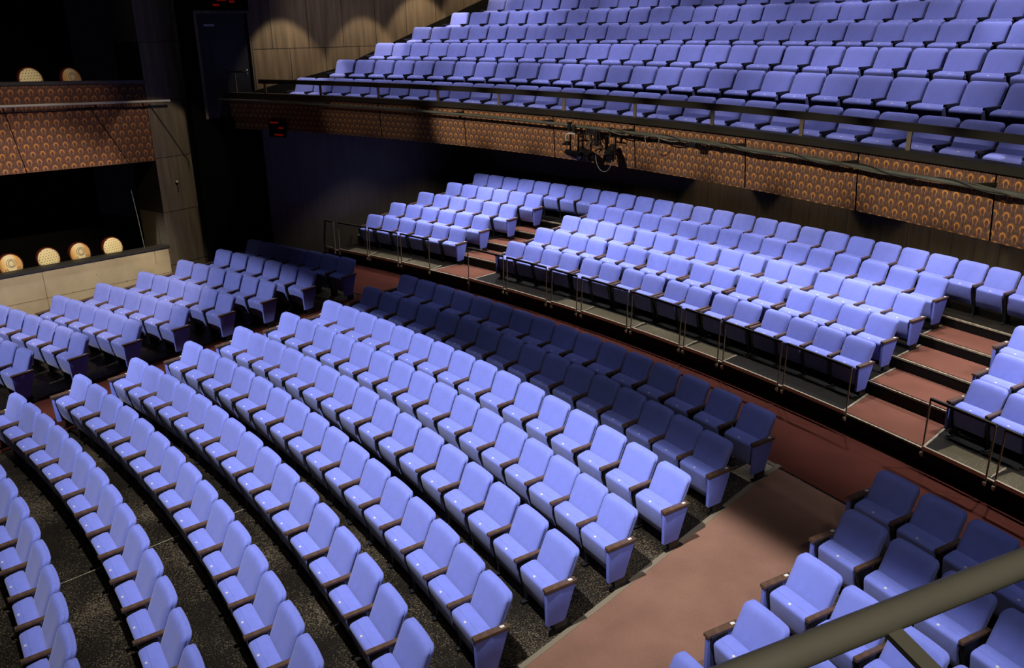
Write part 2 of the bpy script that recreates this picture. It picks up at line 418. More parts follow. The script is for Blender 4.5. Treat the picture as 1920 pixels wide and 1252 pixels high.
# light edging beside the step carpets
for f, s in ((edgeL, -1), (edgeR, 1), (e2L, -1), (e2R, 1)):
    for i in range(4 if f in (edgeL, edgeR) else 2):
        mb = MB(); r0, r1 = DR[i]+.03, DR[i+1]-.01
        a = pol(CM, r0, f(r0)+s*.0008); b = pol(CM, r1, f(r1)+s*.0008)
        mb.beam((*a, DZ[i]+.008), (*b, DZ[i]+.008), .03, .016); struct(mb, 'trim_4', M_nose)
# grey-olive boards let into the deck in front of the first rear row, with light joints between them
for (a, b) in ((.4620, .4865), (.4885, .5215), (.5235, .5530), (.6700, .6935), (.6950, .7340), (.7360, .7730), (.7750, .8000), (.9190, .9420), (.9440, .9800)):
    mb = MB(); mb.sector(CM, DR[0]+.06, DR[0]+.42, a, b, DZ[0]-.01, DZ[0]+.006, 8); struct(mb, 'floor_deck_board', M_olivedeck)
    mb = MB(); p = b+.0009
    mb.beam((*pol(CM, DR[0]+.05, p), DZ[0]+.006), (*pol(CM, DR[0]+.44, p-.002), DZ[0]+.006), .018, .010); struct(mb, 'trim_5', M_nose)

# ------------------------------------------------------------------ guard rail in front of the rear stalls
RT = .50; RB_ = DR[0]-.03
def guard(p0, p1, label, posts=(1, 1), extra=()):
    pm = (p0+p1)/2; x, y = pol(CM, RB_, pm)
    r = empty('guard_rail', (0, 0, 0)); tag(r, label, 'railing', 'guard rail sections in front of the rear stalls')
    mb = MB(); mb.arcbar(CM, RB_, p0, p1, RT-.012, .038, .034, 14); mb.build('top_rail', M_rail, r)
    mb = MB(); mb.arcbar(CM, RB_-.01, p0, p1, DZ[0]+.035, .030, .05, 14); mb.build('bottom_rail', M_brass, r)
    for p, on in ((p0, posts[0]), (p1, posts[1])):
        if not on: continue
        a = pol(CM, RB_, p); mb = MB(); bot = DZ[0]-.10 if on == 1 else -.53
        mb.tube([(*a, bot), (*a, RT-.015)], .012, 10); po = mb.build('post', M_post, r, smooth=50)
        mb = MB(); q = pol(CM, RB_-.02, p)
        mb.lathe([(0, -.02), (.020, -.02), (.024, 0), (.020, .02), (0, .02)], (*q, DZ[0]-.05), 12); mb.build('clamp', M_brass, po, smooth=50)
secs = [(.4440, .4535, 'shortest guard rail frame at the dark left end of the rear stalls'),
        (.4585, .4890, 'guard rail frame beside the short end frame before the left rear seats'),
        (.4915, .5215, 'guard rail frame below the second and third seats of the left rear block'),
        (.5250, .5540, 'guard rail frame ending at the narrow left step aisle')]
for a, b, l in secs: guard(a, b, l)
guard(.5930, .6263, 'guard rail frame starting with the tall post beside the narrow step aisle', (2, 1))
ords = ['second', 'third', 'fourth', 'fifth', 'sixth', 'seventh', 'eighth']
for n, (a, b) in enumerate([(.6299, .6653), (.6702, .6917), (.6958, .7327), (.7361, .7723), (.7755, .7991), (.8026, .8377), (.8408, .8766)]):
    guard(a, b, 'guard rail frame before the centre rear block, %s after the narrow step aisle' % ords[n])
guard(.9150, .9428, 'guard rail frame on the right side of the wide step aisle')
guard(.9466, .9900, 'guard rail frame cut by the right picture edge')

# ------------------------------------------------------------------ wall behind the rear stalls, soffit, ceiling
mb = MB()
def arcwall(mb, c, r, p0, p1, z0, z1, t=.15, n=60):
    mb.sector(c, r, r+t, p0, p1, z0, z1, n)
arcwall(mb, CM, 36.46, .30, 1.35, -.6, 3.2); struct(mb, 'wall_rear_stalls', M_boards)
mb = MB(); mb.sector(CB, 22.95, 33.0, .05, 1.45, 2.93, 3.10, 60); struct(mb, 'ceiling_soffit', M_dark)
# dark boxes hanging under the balcony
def soffit_box(p, r, w, d, h, rz, label):
    x, y = pol(CB, r, p); e = empty('ceiling_speaker', (x, y, 2.93), -p+rz); tag(e, label, 'loudspeaker', 'loudspeakers under the balcony')
    mb = MB(); mb.box((0, 0, -h/2), (w, d, h)); mb.build('cabinet', M_black, e, bevel=.01)
    mb = MB(); mb.box((0, -d/2-.006, -h/2), (w*.9, .012, h*.85)); mb.build('grille', M_cgr, e)
M_cgr = plain('dark_grille_cloth', (.02, .02, .035), .7)
# unseen sheets added to cut the stalls lights at back rows and left aisle
def light_blocker(L, tg, zv, h):
    mb = MB(); V = []
    for r, ph, z in tg:
        T = Vector((*pol(CO, r, ph), z)); t = (L.z-zv)/(L.z-T.z); q = L+(T-L)*t; o = Vector((q.x-L.x, q.y-L.y, 0)).normalized()*.03
        V += [q, q+Vector((0, 0, h)), q+o+Vector((0, 0, h)), q+o]
    n = len(tg); F = []
    for i in range(n-1):
        a = i*4; b = a+4; F += [(a, b, b+1, a+1), (a+1, b+1, b+2, a+2), (a+2, b+2, b+3, a+3), (a+3, b+3, b, a)]
    F += [(0, 1, 2, 3), (n*4-4, n*4-3, n*4-2, n*4-1)]
    mb.add(V, F); struct(mb, 'added_light_blocker', M_dark)
light_blocker(L0, [(31.02+max(0, ph-.90)*4.5, ph, .05) for ph in [.10+.04*k for k in range(32)]], 7.6, 3.6)
light_blocker(L0, [(20.5+.8*k, .553, -.1) for k in range(18)], 7.6, 3.6)
light_blocker(L2, [(31.25, .78+.05*k, .05) for k in range(13)], 7.6, 3.2)
light_blocker(L1, [(31.95-max(0, ph-.44)*6.5, ph, .15) for ph in [.0+.05*k for k in range(20)]], 7.4, 3.0)
soffit_box(.812, 24.3, .62, .45, .30, 0, 'black loudspeaker box under the balcony behind the patterned front, right of the lamps')
soffit_box(.622, 25.2, .52, .35, .22, 0, 'small black loudspeaker box under the balcony on the shaded left')
soffit_box(.700, 24.6, .55, .40, .25, 0, 'black loudspeaker box under the balcony close to the stage lamps')
# row of small flush lamp housings

# ------------------------------------------------------------------ balcony
BF = [3.1662, 3.5134, 3.8559, 4.2008, 4.5292, 4.8592]; BR = [23.575, 24.618, 25.656, 26.696, 27.733, 28.763]
B0, B1 = .155, 1.30
for i in range(6):
    r0 = 22.75 if i == 0 else BR[i]-.50; r1 = BR[i+1]-.49 if i < 5 else 33.0
    mb = MB(); mb.sector(CB, r0, r1, B0 if i == 0 else .33, B1, 3.10 if i == 0 else BF[i]-.40, BF[i], 80)
    o = struct(mb, 'floor_balcony_tier', [M_deck, M_riser])
    for p in o.data.polygons:
        if abs(p.normal.z) < .5: p.material_index = 1
RF = 22.725
mb = MB(); mb.sector(CB, RF, RF+.10, B0, B1, 2.92, 3.64, 90); struct(mb, 'wall_balcony_front', M_ogee)
# dark joints of the fabric panels
for p in (.46, .5600, .6575, .7372, .8320, .9115, .9890):
    mb = MB(); a = pol(CB, RF-.004, p-.0006); b = pol(CB, RF-.004, p+.0020)
    mb.beam((*a, 3.64), (*b, 2.925), .012, .012, up=(math.sin(p), math.cos(p), 0)); struct(mb, 'trim_6', M_dark)
mb = MB(); mb.arcbar(CB, RF+.03, B0, B1, 3.66, .20, .085, 90); mb.arcbar(CB, RF-.065, B0, B1, 3.70, .02, .012, 90)
struct(mb, 'trim_7', M_rail)
# rail on posts
br = empty('balcony_rail'); tag(br, 'long black balcony rail with flat top board on short steel posts', 'railing')
mb = MB(); mb.arcbar(CB, RF+.03, .312, B1, 3.955, .055, .088, 90); mb.build('top_rail', M_rail, br)
PST = [.319, .3883, .459, .5296, .5982, .6668, .7355, .8028, .8704, .9389, 1.0075, 1.076]
for p in PST:
    a = pol(CB, RF+.03, p); mb = MB(); mb.box((*a, 3.80), (.016, .060, .25), rz=-p+PI/2)
    mb.box((*a, 3.908), (.20, .030, .008), rz=-p); mb.build('post', M_post, br)
cr = empty('balcony_end_rail'); tag(cr, 'higher short handrail with bent end by the dark door at the left end of balcony', 'railing')
mb = MB(); pts = [(*pol(CB, RF+.05, p), 4.15) for p in (.236, .25, .265, .28, .292)] + [(*pol(CB, RF+.05, .2965), 4.135), (*pol(CB, RF+.05, .298), 4.09)]
mb.tube(pts, .020, 8); mb.build('top_rail', M_rail, cr, smooth=50)
for p in (.2446, .2814):
    a = pol(CB, RF+.05, p); mb = MB(); mb.box((*a, 3.92), (.05, .014, .44), rz=-p); mb.build('post', M_post, cr)

# lighting pipe on the balcony front, held by brackets
pr = RF-.235; PZ = lambda p: 3.57-.085*min(1, max(0, (p-.25)/.65))
lp = empty('lighting_pipe'); tag(lp, 'long grey steel pipe mounted along the patterned balcony front', 'pipe')
mb = MB(); mb.tube([(*pol(CB, pr, .232+i*.0145), PZ(.232+i*.0145)) for i in range(66)], .024, 10); mb.build('pipe', M_pipe, lp, smooth=60)
for p in (.30, .40, .56, .6575, .7372, .8320, .9115, .9890):
    mb = MB(); a = pol(CB, RF-.002, p); b = pol(CB, pr, p-.006)
    mb.beam((*a, PZ(p)+.015), (*b, PZ(p)), .03, .035); mb.build('bracket', M_rail, lp)
# cables wound along the pipe
def wire(pts, r, name, label, mat=None, n=6):
    mb = MB(); mb.tube(pts, r, n); o = mb.build(name, mat or M_cable, smooth=60); tag(o, label, 'cable'); return o
def wind(p0, p1, turns, off, amp, zofs=0.0, steps=90):
    L = []
    for i in range(steps+1):
        p = p0+(p1-p0)*i/steps; a = turns*2*PI*i/steps+off
        L.append((*pol(CB, pr+amp*math.cos(a), p), PZ(p)+zofs+amp*math.sin(a)*.9))
    return L
wire(wind(.714, 1.06, 7, 0, .036), .008, 'power_cable', 'black cable twisted around the lighting pipe along its right half')
wire(wind(.720, .815, 2.2, 2.2, .045, -.005), .009, 'power_cable', 'slack black cable drooping on the lighting pipe beside the lamps', plain('olive_cable', (.16, .155, .11), .5))
wire(wind(.80, 1.06, 3, 1.0, .034), .012, 'power_cable', 'thick olive cable strapped along the right end of lighting pipe', plain('olive_cable_thick', (.11, .11, .08), .5))
def loop(p0, z0, w, h, name, label, mat):
    pts = []
    for i in range(25):
        t = i/24*PI; pts.append((*pol(CB, pr-.03, p0+w*(-math.cos(t))), z0-h*math.sin(t)))
    wire(pts, .006, name, label, mat)
M_pale = plain('pale_cord', (.42, .38, .30), .5)
loop(.7645, 3.49, .0065, .17, 'cable_loop', 'thin pale cable loop hanging under the lighting pipe before the fabric', M_pale)
loop(.7200, 3.10, .008, .24, 'cable_loop', 'thin pale cable loop hanging below the stage lamps', M_pale)
# small connector box on the pipe
cbx = empty('connector_box', (*pol(CB, pr-.02, .799), PZ(.799)-.045), -.799); tag(cbx, 'small black connector box clipped under the lighting pipe', 'connector box')
mb = MB(); mb.box((0, 0, 0), (.17, .07, .055)); mb.build('body', M_black, cbx, bevel=.008)
mb = MB(); mb.tube([(-.07, 0, .03), (-.05, .01, .055), (.02, .02, .06), (.07, 0, .03)], .006, 6); mb.build('lead', M_chrome, cbx, smooth=60)
# stage lamps
def lamp(p, dr, z, aim, label, L=.26, R=.085, yoke=.22):
    x, y = pol(CB, pr+dr, p); top = PZ(p)
    e = empty('stage_light', (x, y, z), -p); tag(e, label, 'stage light', 'stage lights hung from the balcony pipe')
    Rm = Matrix.Rotation(aim[0], 3, 'Z') @ Matrix.Rotation(aim[1], 3, 'X')
    mb = MB(); mb.lathe([(0, -L*.6), (R*.55, -L*.6), (R*.75, -L*.45), (R*.8, -.02), (R, 0), (R, L*.40), (R*1.08, L*.42), (R*1.08, L*.47), (R*.9, L*.47), (R*.88, L*.40)], n=20, M=Rm); b = mb.build('housing', M_black, e, smooth=40)
    mb = MB(); mb.lathe([(0, L*.42), (R*.5, L*.43), (R*.89, L*.40)], n=20, M=Rm); mb.build('lens', M_lens, b, smooth=60)
    mb = MB(); h = top-z
    for s in (-1, 1): mb.beam((s*(R+.018), 0, 0), (s*(R+.018), 0, h*.72), .008, .03, up=(0, 1, 0))
    mb.beam((-(R+.022), 0, h*.72), (R+.022, 0, h*.72), .03, .008); mb.build('yoke', M_black, e)
    mb = MB(); mb.box((0, 0, h*.80), (.045, .05, h*.18)); mb.tube([(0, -.03, h*.98), (0, .045, h*.98)], .034, 10); mb.build('clamp', M_rail, e, bevel=.004)
    for s in (-1, 1):
        mb = MB(); mb.lathe([(0, 0), (.022, 0), (.022, .02), (0, .02)], (s*(R+.022), 0, 0), 10, M=Matrix.Rotation(s*PI/2, 3, 'Y')); mb.build('knob', M_black, e, smooth=40)
M_lens = plain('dark_glass_lens', (.02, .02, .03), .08)
lamp(.7250, 0, 3.16, (.5, 2.2), 'round black stage lamp hanging alone at the right of the lamp cluster')
lamp(.7010, .02, 3.10, (1.2, 1.75), 'black stage lamp lying level in the middle of the lamp cluster', L=.40, R=.075)
lamp(.6900, -.02, 3.06, (1.5, 1.7), 'black stage lamp lying level at the left of the lamp cluster', L=.34, R=.07)
x, y = pol(CB, pr, .7075)
e = empty('cable_bundle', (x, y, 0), -.7075); tag(e, 'tangle of black cables and clamps hanging on the pipe above the lamps', 'cable bundle')
random.seed(3)
for k in range(7):
    mb = MB(); xx = random.uniform(-.14, .14)
    mb.tube([(xx+random.uniform(-.03, .03)*j, random.uniform(-.03, .03), 3.53-j*.075+random.uniform(-.02, .02)) for j in range(5)], .009, 6); mb.build('lead', M_cable, e, smooth=60)
mb = MB(); mb.box((.09, -.01, 3.36), (.06, .05, .24)); mb.box((-.02, .0, 3.46), (.12, .06, .06)); mb.build('clamp', M_black, e, bevel=.008)
x, y = pol(CB, pr-.05, .6850)
e = empty('bent_pipe_arm', (x, y, 0), -.685); tag(e, 'white bent pipe arm with a small dark end piece beside the lamps', 'pipe arm')
mb = MB(); mb.tube([(.16, 0, 3.395), (.02, 0, 3.395), (-.025, 0, 3.38), (-.045, 0, 3.345), (-.045, 0, 3.26)], .013, 8); mb.build('arm', M_chrome, e, smooth=60)
mb = MB(); mb.box((-.02, 0, 3.235), (.09, .05, .06)); mb.tube([(-.12, 0, 3.21), (-.03, 0, 3.215)], .020, 8); mb.build('end_fitting', M_black, e, bevel=.005)
mb = MB(); mb.box((.0, .03, 3.50), (.06, .05, .14)); mb.tube([(-.12, 0, 3.52), (-.05, .02, 3.48), (.08, .02, 3.50)], .008, 6); mb.build('clamp', M_black, e, bevel=.005)
e = empty('small_spotlight', (*pol(CB, 23.6, .9498), 2.82), -.95); tag(e, 'small black twin lamp fixed under the balcony front near the right edge', 'spotlight')
for s in (-1, 1):
    mb = MB(); mb.lathe([(0, 0), (.03, 0), (.045, .10), (.04, .10), (0, .06)], (s*.055, 0, 0), 12, M=Matrix.Rotation(PI+s*.5, 3, 'Y')); mb.build('lamp_head', M_black, e, smooth=40)
mb = MB(); mb.box((0, 0, .06), (.10, .05, .10)); mb.build('bracket', M_black, e)
# ------------------------------------------------------------------ side wall behind the balcony end (brown panels), door, stairs
WQ = Vector((14.02, 30.03, 0)); WD = Vector((2.856, 3.354, 0)).normalized(); WN = Vector((WD.y, -WD.x, 0))   # WN points to the hall
def wp(s, n=0.0, z=0.0): v = WQ+WD*s+WN*n; return (v.x, v.y, z)
def wallbox(mb, s0, s1, z0, z1, n0, n1, mi=0):
    V = [wp(s, n, z) for s in (s0, s1) for n in (n0, n1) for z in (z0, z1)]
    UV = [(s, z) for s in (s0, s1) for n in (n0, n1) for z in (z0, z1)]
    mb.add(V, [(0, 1, 3, 2), (4, 6, 7, 5), (0, 4, 5, 1), (2, 3, 7, 6), (0, 2, 6, 4), (1, 5, 7, 3)], mi, UV)
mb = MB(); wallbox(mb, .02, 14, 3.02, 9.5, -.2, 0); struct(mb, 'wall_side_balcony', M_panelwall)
mb = MB(); wallbox(mb, .02, 14, -1.0, 3.02, -.2, 0); struct(mb, 'wall_side_rear_stalls', M_boards_shaded)
mb = MB(); wallbox(mb, -1.25, .02, 5.42, 9.5, -.2, 0); wallbox(mb, -1.55, -1.25, -1.0, 9.5, -.2, 0); wallbox(mb, -1.25, .02, -1, 3.166, -.2, 0); struct(mb, 'wall_side_passage', M_dark)
M_door = plain('black_blue_door_paint', (.004, .0045, .008), .5)
dr = empty('door_1'); tag(dr, kind='structure')
mb = MB(); wallbox(mb, -1.19, -.04, 3.17, 5.36, -.12, -.06); d = mb.build('door_leaf', M_door, dr)
mb = MB(); wallbox(mb, -.90, -.34, 4.0, 4.85, -.06, -.055); mb.build('door_panel', plain('door_panel_sheen', (.008, .009, .015), .45), d)
mb = MB(); mb.lathe([(0, 0), (.02, 0), (.02, .03), (0, .03)], wp(-.16, -.05, 4.15), 12); mb.build('door_handle', M_chrome, d)
mb = MB(); wallbox(mb, -.04, .03, 3.17, 5.42, -.14, .012); wallbox(mb, -1.25, -1.19, 3.17, 5.42, -.14, .012); wallbox(mb, -1.25, .03, 5.36, 5.42, -.14, .012); mb.build('door_frame', M_colwall, dr)
mb = MB(); mb.box(wp(-.95, .05, 5.12), (.22, .06, .04), rz=math.atan2(WD.y, WD.x)); o = mb.build('door_closer', plain('grey_blue_metal', (.30, .34, .42), .3), bevel=.005)
tag(o, 'small pale grey metal closer box at the top of the dark balcony door', 'door closer')
# black stringer and stair beside the wall
mb = MB(); s0, z0, s1, z1 = -.47, 3.60, 8.2, 6.05
V = []; UV = []
for s, z in ((s0+.3, 3.166), (s0, 3.64), (2.15, 4.13), (5.6, 5.32), (9.5, 6.7), (9.5, 5.9)):
    for n in (0.0, .05): V.append(wp(s, n, z))
k = 6; F = [tuple(2*i for i in range(k)), tuple(2*i+1 for i in range(k-1, -1, -1))]+[(2*i, 2*i+1, 2*((i+1) % k)+1, 2*((i+1) % k)) for i in range(k)]
mb.add(V, F); struct(mb, 'trim_8', M_riser)
M_tread = plain('worn_wooden_tread', (.20, .145, .09), .6, noise=.3, nscale=8)
bz = [3.1662, 3.5134, 3.8559, 4.2008, 4.5292, 4.8592]
sb = [.62, 1.75, 2.95, 4.1, 5.2]
for i, s in enumerate(sb):
    for h in (0, 1):
        mb = MB(); ss = s+h*.42; zt = bz[i]+(bz[i+1]-bz[i])*(h+1)/2
        wallbox(mb, ss, ss+.60, zt-.30, zt-.03, .05, 1.05, 0); wallbox(mb, ss-.02, ss+.60, zt-.03, zt, .05, 1.06, 1)
        struct(mb, 'floor_stair_step', [M_riser, M_tread])
mb = MB(); mb.box(wp(4.75, .03, 4.63), (.06, .04, .12), rz=math.atan2(WD.y, WD.x)); o = mb.build('wall_socket', M_black, bevel=.004); tag(o, 'small black wall socket on the brown panels above the balcony stair', 'wall socket')
# passage wall of the lower level left of the rear stalls rail stays unlit
# ------------------------------------------------------------------ left box wall (direction slopes gently as in the hall)
LC = Vector((12.28, 28.347, 0)); LD3 = Vector((.441, .896, -.043)); LD = Vector((LD3.x, LD3.y, 0)).normalized(); SL = -.0431
LN = Vector((LD.y, -LD.x, 0))
def lw(s, n, z): v = LC+LD*s+LN*n; return (v.x, v.y, z+SL*s)
def lbox(mb, s0, s1, z0, z1, n0, n1, mi=0, level=False, z0l=None):
    V = []
    UV = []
    for s in (s0, s1):
        for n in (n0, n1):
            for z in (z0, z1):
                q = lw(s, n, z); V.append((q[0], q[1], z) if level else q); UV.append((s, z))
    mb.add(V, [(0, 1, 3, 2), (4, 6, 7, 5), (0, 4, 5, 1), (2, 3, 7, 6), (0, 2, 6, 4), (1, 5, 7, 3)], mi, UV)
mb = MB(); lbox(mb, -9, 0, -1.3, .42, -.16, 0); struct(mb, 'wall_left_box', M_conc)
mb = MB(); lbox(mb, -9, .02, .42, .47, -.22, .035); struct(mb, 'trim_9', M_rail)
# cast joints of the concrete
mb = MB(); lbox(mb, -2.85, -2.84, -1.0, .42, 0, .003); lbox(mb, -.36, -.35, .10, .42, 0, .003); lbox(mb, -9, 0, -.155, -.148, 0, .003)
struct(mb, 'trim_10', plain('concrete_joint', (.17, .125, .07), .9))
for (s, z) in ((-3.9, -.18), (-1.75, .12), (-2.3, -.15), (-1.1, -.15), (-.55, -.15), (-4.0, .2)):
    mb = MB(); mb.lathe([(0, 0), (.014, 0), (.010, .004), (0, .004)], lw(s, 0, z), 8, M=Matrix.Rotation(PI/2, 3, 'X')); struct(mb, 'trim_11', M_black)
# box floor, ceiling and back
mb = MB(); lbox(mb, -9, .0, -.60, -.44, -2.6, -.16); struct(mb, 'floor_lower_box', M_dark)
mb = MB(); lbox(mb, -9, .0, -1.3, 9, -2.8, -2.6, level=True); struct(mb, 'wall_left_back', M_dark)
mb = MB(); lbox(mb, -9, -.12, 3.02, 3.18, -2.6, -.16); struct(mb, 'floor_upper_box', M_dark)
# patterned parapet of the upper box
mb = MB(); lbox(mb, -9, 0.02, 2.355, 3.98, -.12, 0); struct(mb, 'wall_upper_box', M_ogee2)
mb = MB(); lbox(mb, -9, .05, 3.98, 4.045, -.18, .03); struct(mb, 'trim_12', M_rail)
for s0, s1 in ((-2.95, -2.75), (-1.30, -.62)):
    mb = MB(); a = lw(s0, .004, 3.60); b = lw(s1, .004, 2.36); mb.beam(a, b, .012, .010, up=tuple(LN)); struct(mb, 'trim_13', M_dark)
M_palepipe = plain('pale_grey_pipe', (.50, .48, .42), .35, metal=.3)
o = empty('box_pipe'); tag(o, 'straight pale grey pipe running along the patterned left box front', 'pipe')
mb = MB(); mb.tube([lw(-9, .22, 3.62), lw(.42, .22, 3.62)], .026, 10); mb.build('pipe', M_palepipe, o, smooth=60)
for s in (-4.6, -2.8, -1.2, -.1):
    mb = MB(); mb.beam(lw(s, 0.0, 3.62), lw(s, .22, 3.62), .03, .03); mb.build('bracket', M_rail, o)
# column at the end of the boxes, and the recessed wall beyond
mb = MB(); lbox(mb, .0, 1.00, -1.3, 9.2, -.9, .02, level=True); struct(mb, 'wall_left_column', M_colwall)
mb = MB(); lbox(mb, 1.00, 1.75, -1.3, 3.0, -.9, -.10, level=True); struct(mb, 'wall_left_pilaster', M_colwall)
mb = MB(); lbox(mb, 1.75, 4.5, -1.3, 3.0, -.9, -.30, level=True); struct(mb, 'wall_left_recess', M_colwall)
mb = MB(); lbox(mb, 1.0, 3.2, 3.0, 9.2, -1.2, -.9, level=True); struct(mb, 'wall_left_passage', M_dark)
# thin rod at the inner end of the lower box
mb = MB(); mb.tube([lw(-.55, -.20, 1.75), lw(-.50, -.20, 1.2), lw(-.45, -.20, .47)], .008, 6); o = mb.build('hanging_rod', M_pipe, smooth=60); tag(o, 'thin grey rod standing in the dark lower box beside the column', 'rod')
# wall fixture on the column
e = empty('wall_lamp', lw(.42, .06, 1.86)); tag(e, 'small bare metal lamp fitting with a round end on the concrete column', 'lamp')
mb = MB(); mb.lathe([(0, -.03), (.025, -.025), (.035, 0), (.025, .025), (0, .03)], (0, 0, 0), 12); mb.build('head', M_brass, e, smooth=60)
mb = MB(); mb.tube([(0, 0, 0), (.05, -.02, -.05), (.07, -.04, -.12)], .010, 6); mb.build('stem', M_black, e, smooth=60)
mb = MB(); mb.box((-.05, .03, -.01), (.07, .03, .09)); mb.build('bracket', M_black, e)
wire([lw(.03, .05, 3.56), lw(.38, .035, 3.0), lw(.72, .035, 2.42), lw(.80, .035, 2.30), lw(.80, .035, 2.12)], .011, 'wall_cable', 'black cable running diagonally down the concrete column from the pale pipe')
# glowing red bars: imitated reflections on the balcony front, a sign above the door
M_red = bpy.data.materials.new('red_glow'); M_red.use_nodes = True
M_red.node_tree.nodes['Principled BSDF'].inputs['Emission Color'].default_value = (1, .01, .01, 1); M_red.node_tree.nodes['Principled BSDF'].inputs['Emission Strength'].default_value = .06
M_red.node_tree.nodes['Principled BSDF'].inputs['Base Color'].default_value = (.1, 0, 0, 1)
x, y = pol(CB, RF-.06, .333)
e = empty('red_glow_bars', (x, y, 2.97), -.333); tag(e, 'three glowing red bars imitating sign reflections at the shaded end of the balcony front', 'sign')
mb = MB(); mb.box((0, 0, 0), (.46, .04, .36)); mb.build('housing', M_dark, e)
for (bx, bz, w) in ((-.06, .13, .24), (.12, .02, .13), (.05, -.13, .24)):
    mb = MB(); mb.box((bx, -.024, bz), (w, .01, .038)); mb.build('glow_bar', M_red, e)
p = wp(-.58, .08, 5.60)
e = empty('red_glow_bars', p, math.atan2(WD.y, WD.x)); tag(e, 'dark sign with red light bars above the balcony door, cut by the top picture edge', 'sign')
mb = MB(); mb.box((0, 0, 0), (.52, .04, .26)); mb.build('housing', M_dark, e)
for (bx, bz, w) in ((-.18, -.07, .14), (-.05, .03, .20), (.18, .0, .12)):
    mb = MB(); mb.box((bx, -.024, bz), (w, .01, .045)); mb.build('glow_bar', M_red, e)

# ------------------------------------------------------------------ round-backed chairs in the boxes
def pad_mat(name, kind):
    m, nt, b = new_mat(name); b.inputs['Roughness'].default_value = .6
    tc = N(nt, 'ShaderNodeTexCoord'); sp = N(nt, 'ShaderNodeSeparateXYZ'); nt.links.new(tc.outputs['Object'], sp.inputs[0])
    X = Ex(nt, sp.outputs[0]); Z = Ex(nt, sp.outputs[2])
    if kind == 'dots':
        u = X/.052; v = Z/.045; odd = v.floor().mod(2.0); a = (u+odd*.5).frac()-.5; c = v.frac()-.5
        f = (a*a+c*c).sqrt().band(.17)
        base, fg = (.78, .66, .36), (.05, .045, .02)
        mx = N(nt, 'ShaderNodeMix', data_type='RGBA'); nt.links.new(f.k, mx.inputs[0]); mx.inputs[6].default_value = (*base, 1); mx.inputs[7].default_value = (*fg, 1)
        nt.links.new(mx.outputs[2], b.inputs['Base Color'])
    else:
        st = ramp(nt, (X*2.2+.5).k, [(.0, (.42, .20, .05)), (.22, (.80, .50, .16)), (.34, (.78, .66, .40)), (.62, (.76, .62, .36)), (.74, (.70, .36, .09)), (1.0, (.50, .46, .28))])
        d1 = ((X*X*1.3+(Z-.04)*(Z-.04)).sqrt()-.055).band(.008)
        d2 = ((X*X+(Z-.045)*(Z-.045)*1.4).sqrt()-.085).band(.006)
        d3 = ((X*X*.8+(Z+.03)*(Z+.03)).sqrt()-.085).band(.008)*Z.lt(-.03)
        d4 = ((X*X*.9+(Z+.03)*(Z+.03)).sqrt()-.125).band(.008)*Z.lt(-.04)
        f = d1.max(d2).max(d3).max(d4)
        mx = N(nt, 'ShaderNodeMix', data_type='RGBA'); nt.links.new((f*.8).k, mx.inputs[0]); nt.links.new(st.outputs[0], mx.inputs[6]); mx.inputs[7].default_value = (.12, .09, .05, 1)
        nt.links.new(mx.outputs[2], b.inputs['Base Color'])
    return m
M_dots = pad_mat('dotted_cream_fabric', 'dots'); M_stripe = pad_mat('striped_gold_fabric', 'stripe')
M_frame = plain('dark_red_varnished_wood', (.10, .018, .010), .22)
def box_chair(loc, rz, pad, label, group):
    r = empty('box_chair', loc, rz); tag(r, label, 'chair', group)
    def oval(mb, rx, rz_, y0, y1, zc, tilt=.16, n=36, bulge=0.0, hole=None):
        pts = [(math.cos(2*PI*k/n), math.sin(2*PI*k/n)) for k in range(n)]
        V = []; F = []
        rings = [(.35, y0-bulge), (.75, y0-bulge*.8), (.95, y0-bulge*.2), (1, (y0+y1)/2), (.95, y1), (.4, y1)] if hole is None else [(hole, y0), (.97, y0), (1.0, (y0+y1)/2), (.97, y1), (hole, y1)]
        for s, y in rings:
            for cx, cz in pts:
                z = cz*rz_*s; V.append((cx*rx*s, y+z*tilt, zc+z))
        m = len(rings)
        for i in range(m-1 if hole is None else m):
            j = (i+1) % m
            F += [(i*n+k, i*n+(k+1) % n, j*n+(k+1) % n, j*n+k) for k in range(n)]
        if hole is None: F += [tuple(range(n-1, -1, -1)), tuple((m-1)*n+k for k in range(n))]
        mb.add(V, F)
    zc = .76
    mb = MB(); oval(mb, .225, .215, -.012, .045, 0, hole=.84)
    o = mb.build('back_frame', M_frame, r, smooth=50, loc=(0, .20, zc))
    mb = MB(); oval(mb, .208, .199, -.02, .03, 0, bulge=.025); mb.build('back_pad', pad, r, smooth=60, loc=(0, .20, zc))
    mb = MB(); mb.lathe([(0, -.05), (.22, -.05), (.235, -.02), (.235, .0), (0, .0)], (0, -.03, .42), 28); mb.build('seat_frame', M_frame, r, smooth=40)
    mb = MB(); mb.lathe([(.215, 0), (.21, .03), (.16, .05), (0, .06)], (0, -.03, .42), 28); mb.build('seat_pad', pad, r, smooth=60)
    for sx, sy in ((-1, -1), (1, -1), (-1, 1), (1, 1)):
        mb = MB(); mb.tube([(sx*.16, -.03+sy*.15, .40), (sx*.175, -.03+sy*.165, .2), (sx*.18, -.03+sy*.19, 0)], [.022, .017, .012], 8); mb.build('leg', M_frame, r, smooth=60)
    for sx in (-1, 1):
        mb = MB(); mb.tube([(sx*.12, .16, .40), (sx*.11, .17, .60)], .014, 8); mb.build('back_support', M_frame, r, smooth=60)
    return r
face = math.atan2(LN.y, LN.x)+PI/2      # chair front (-y) turned to the hall
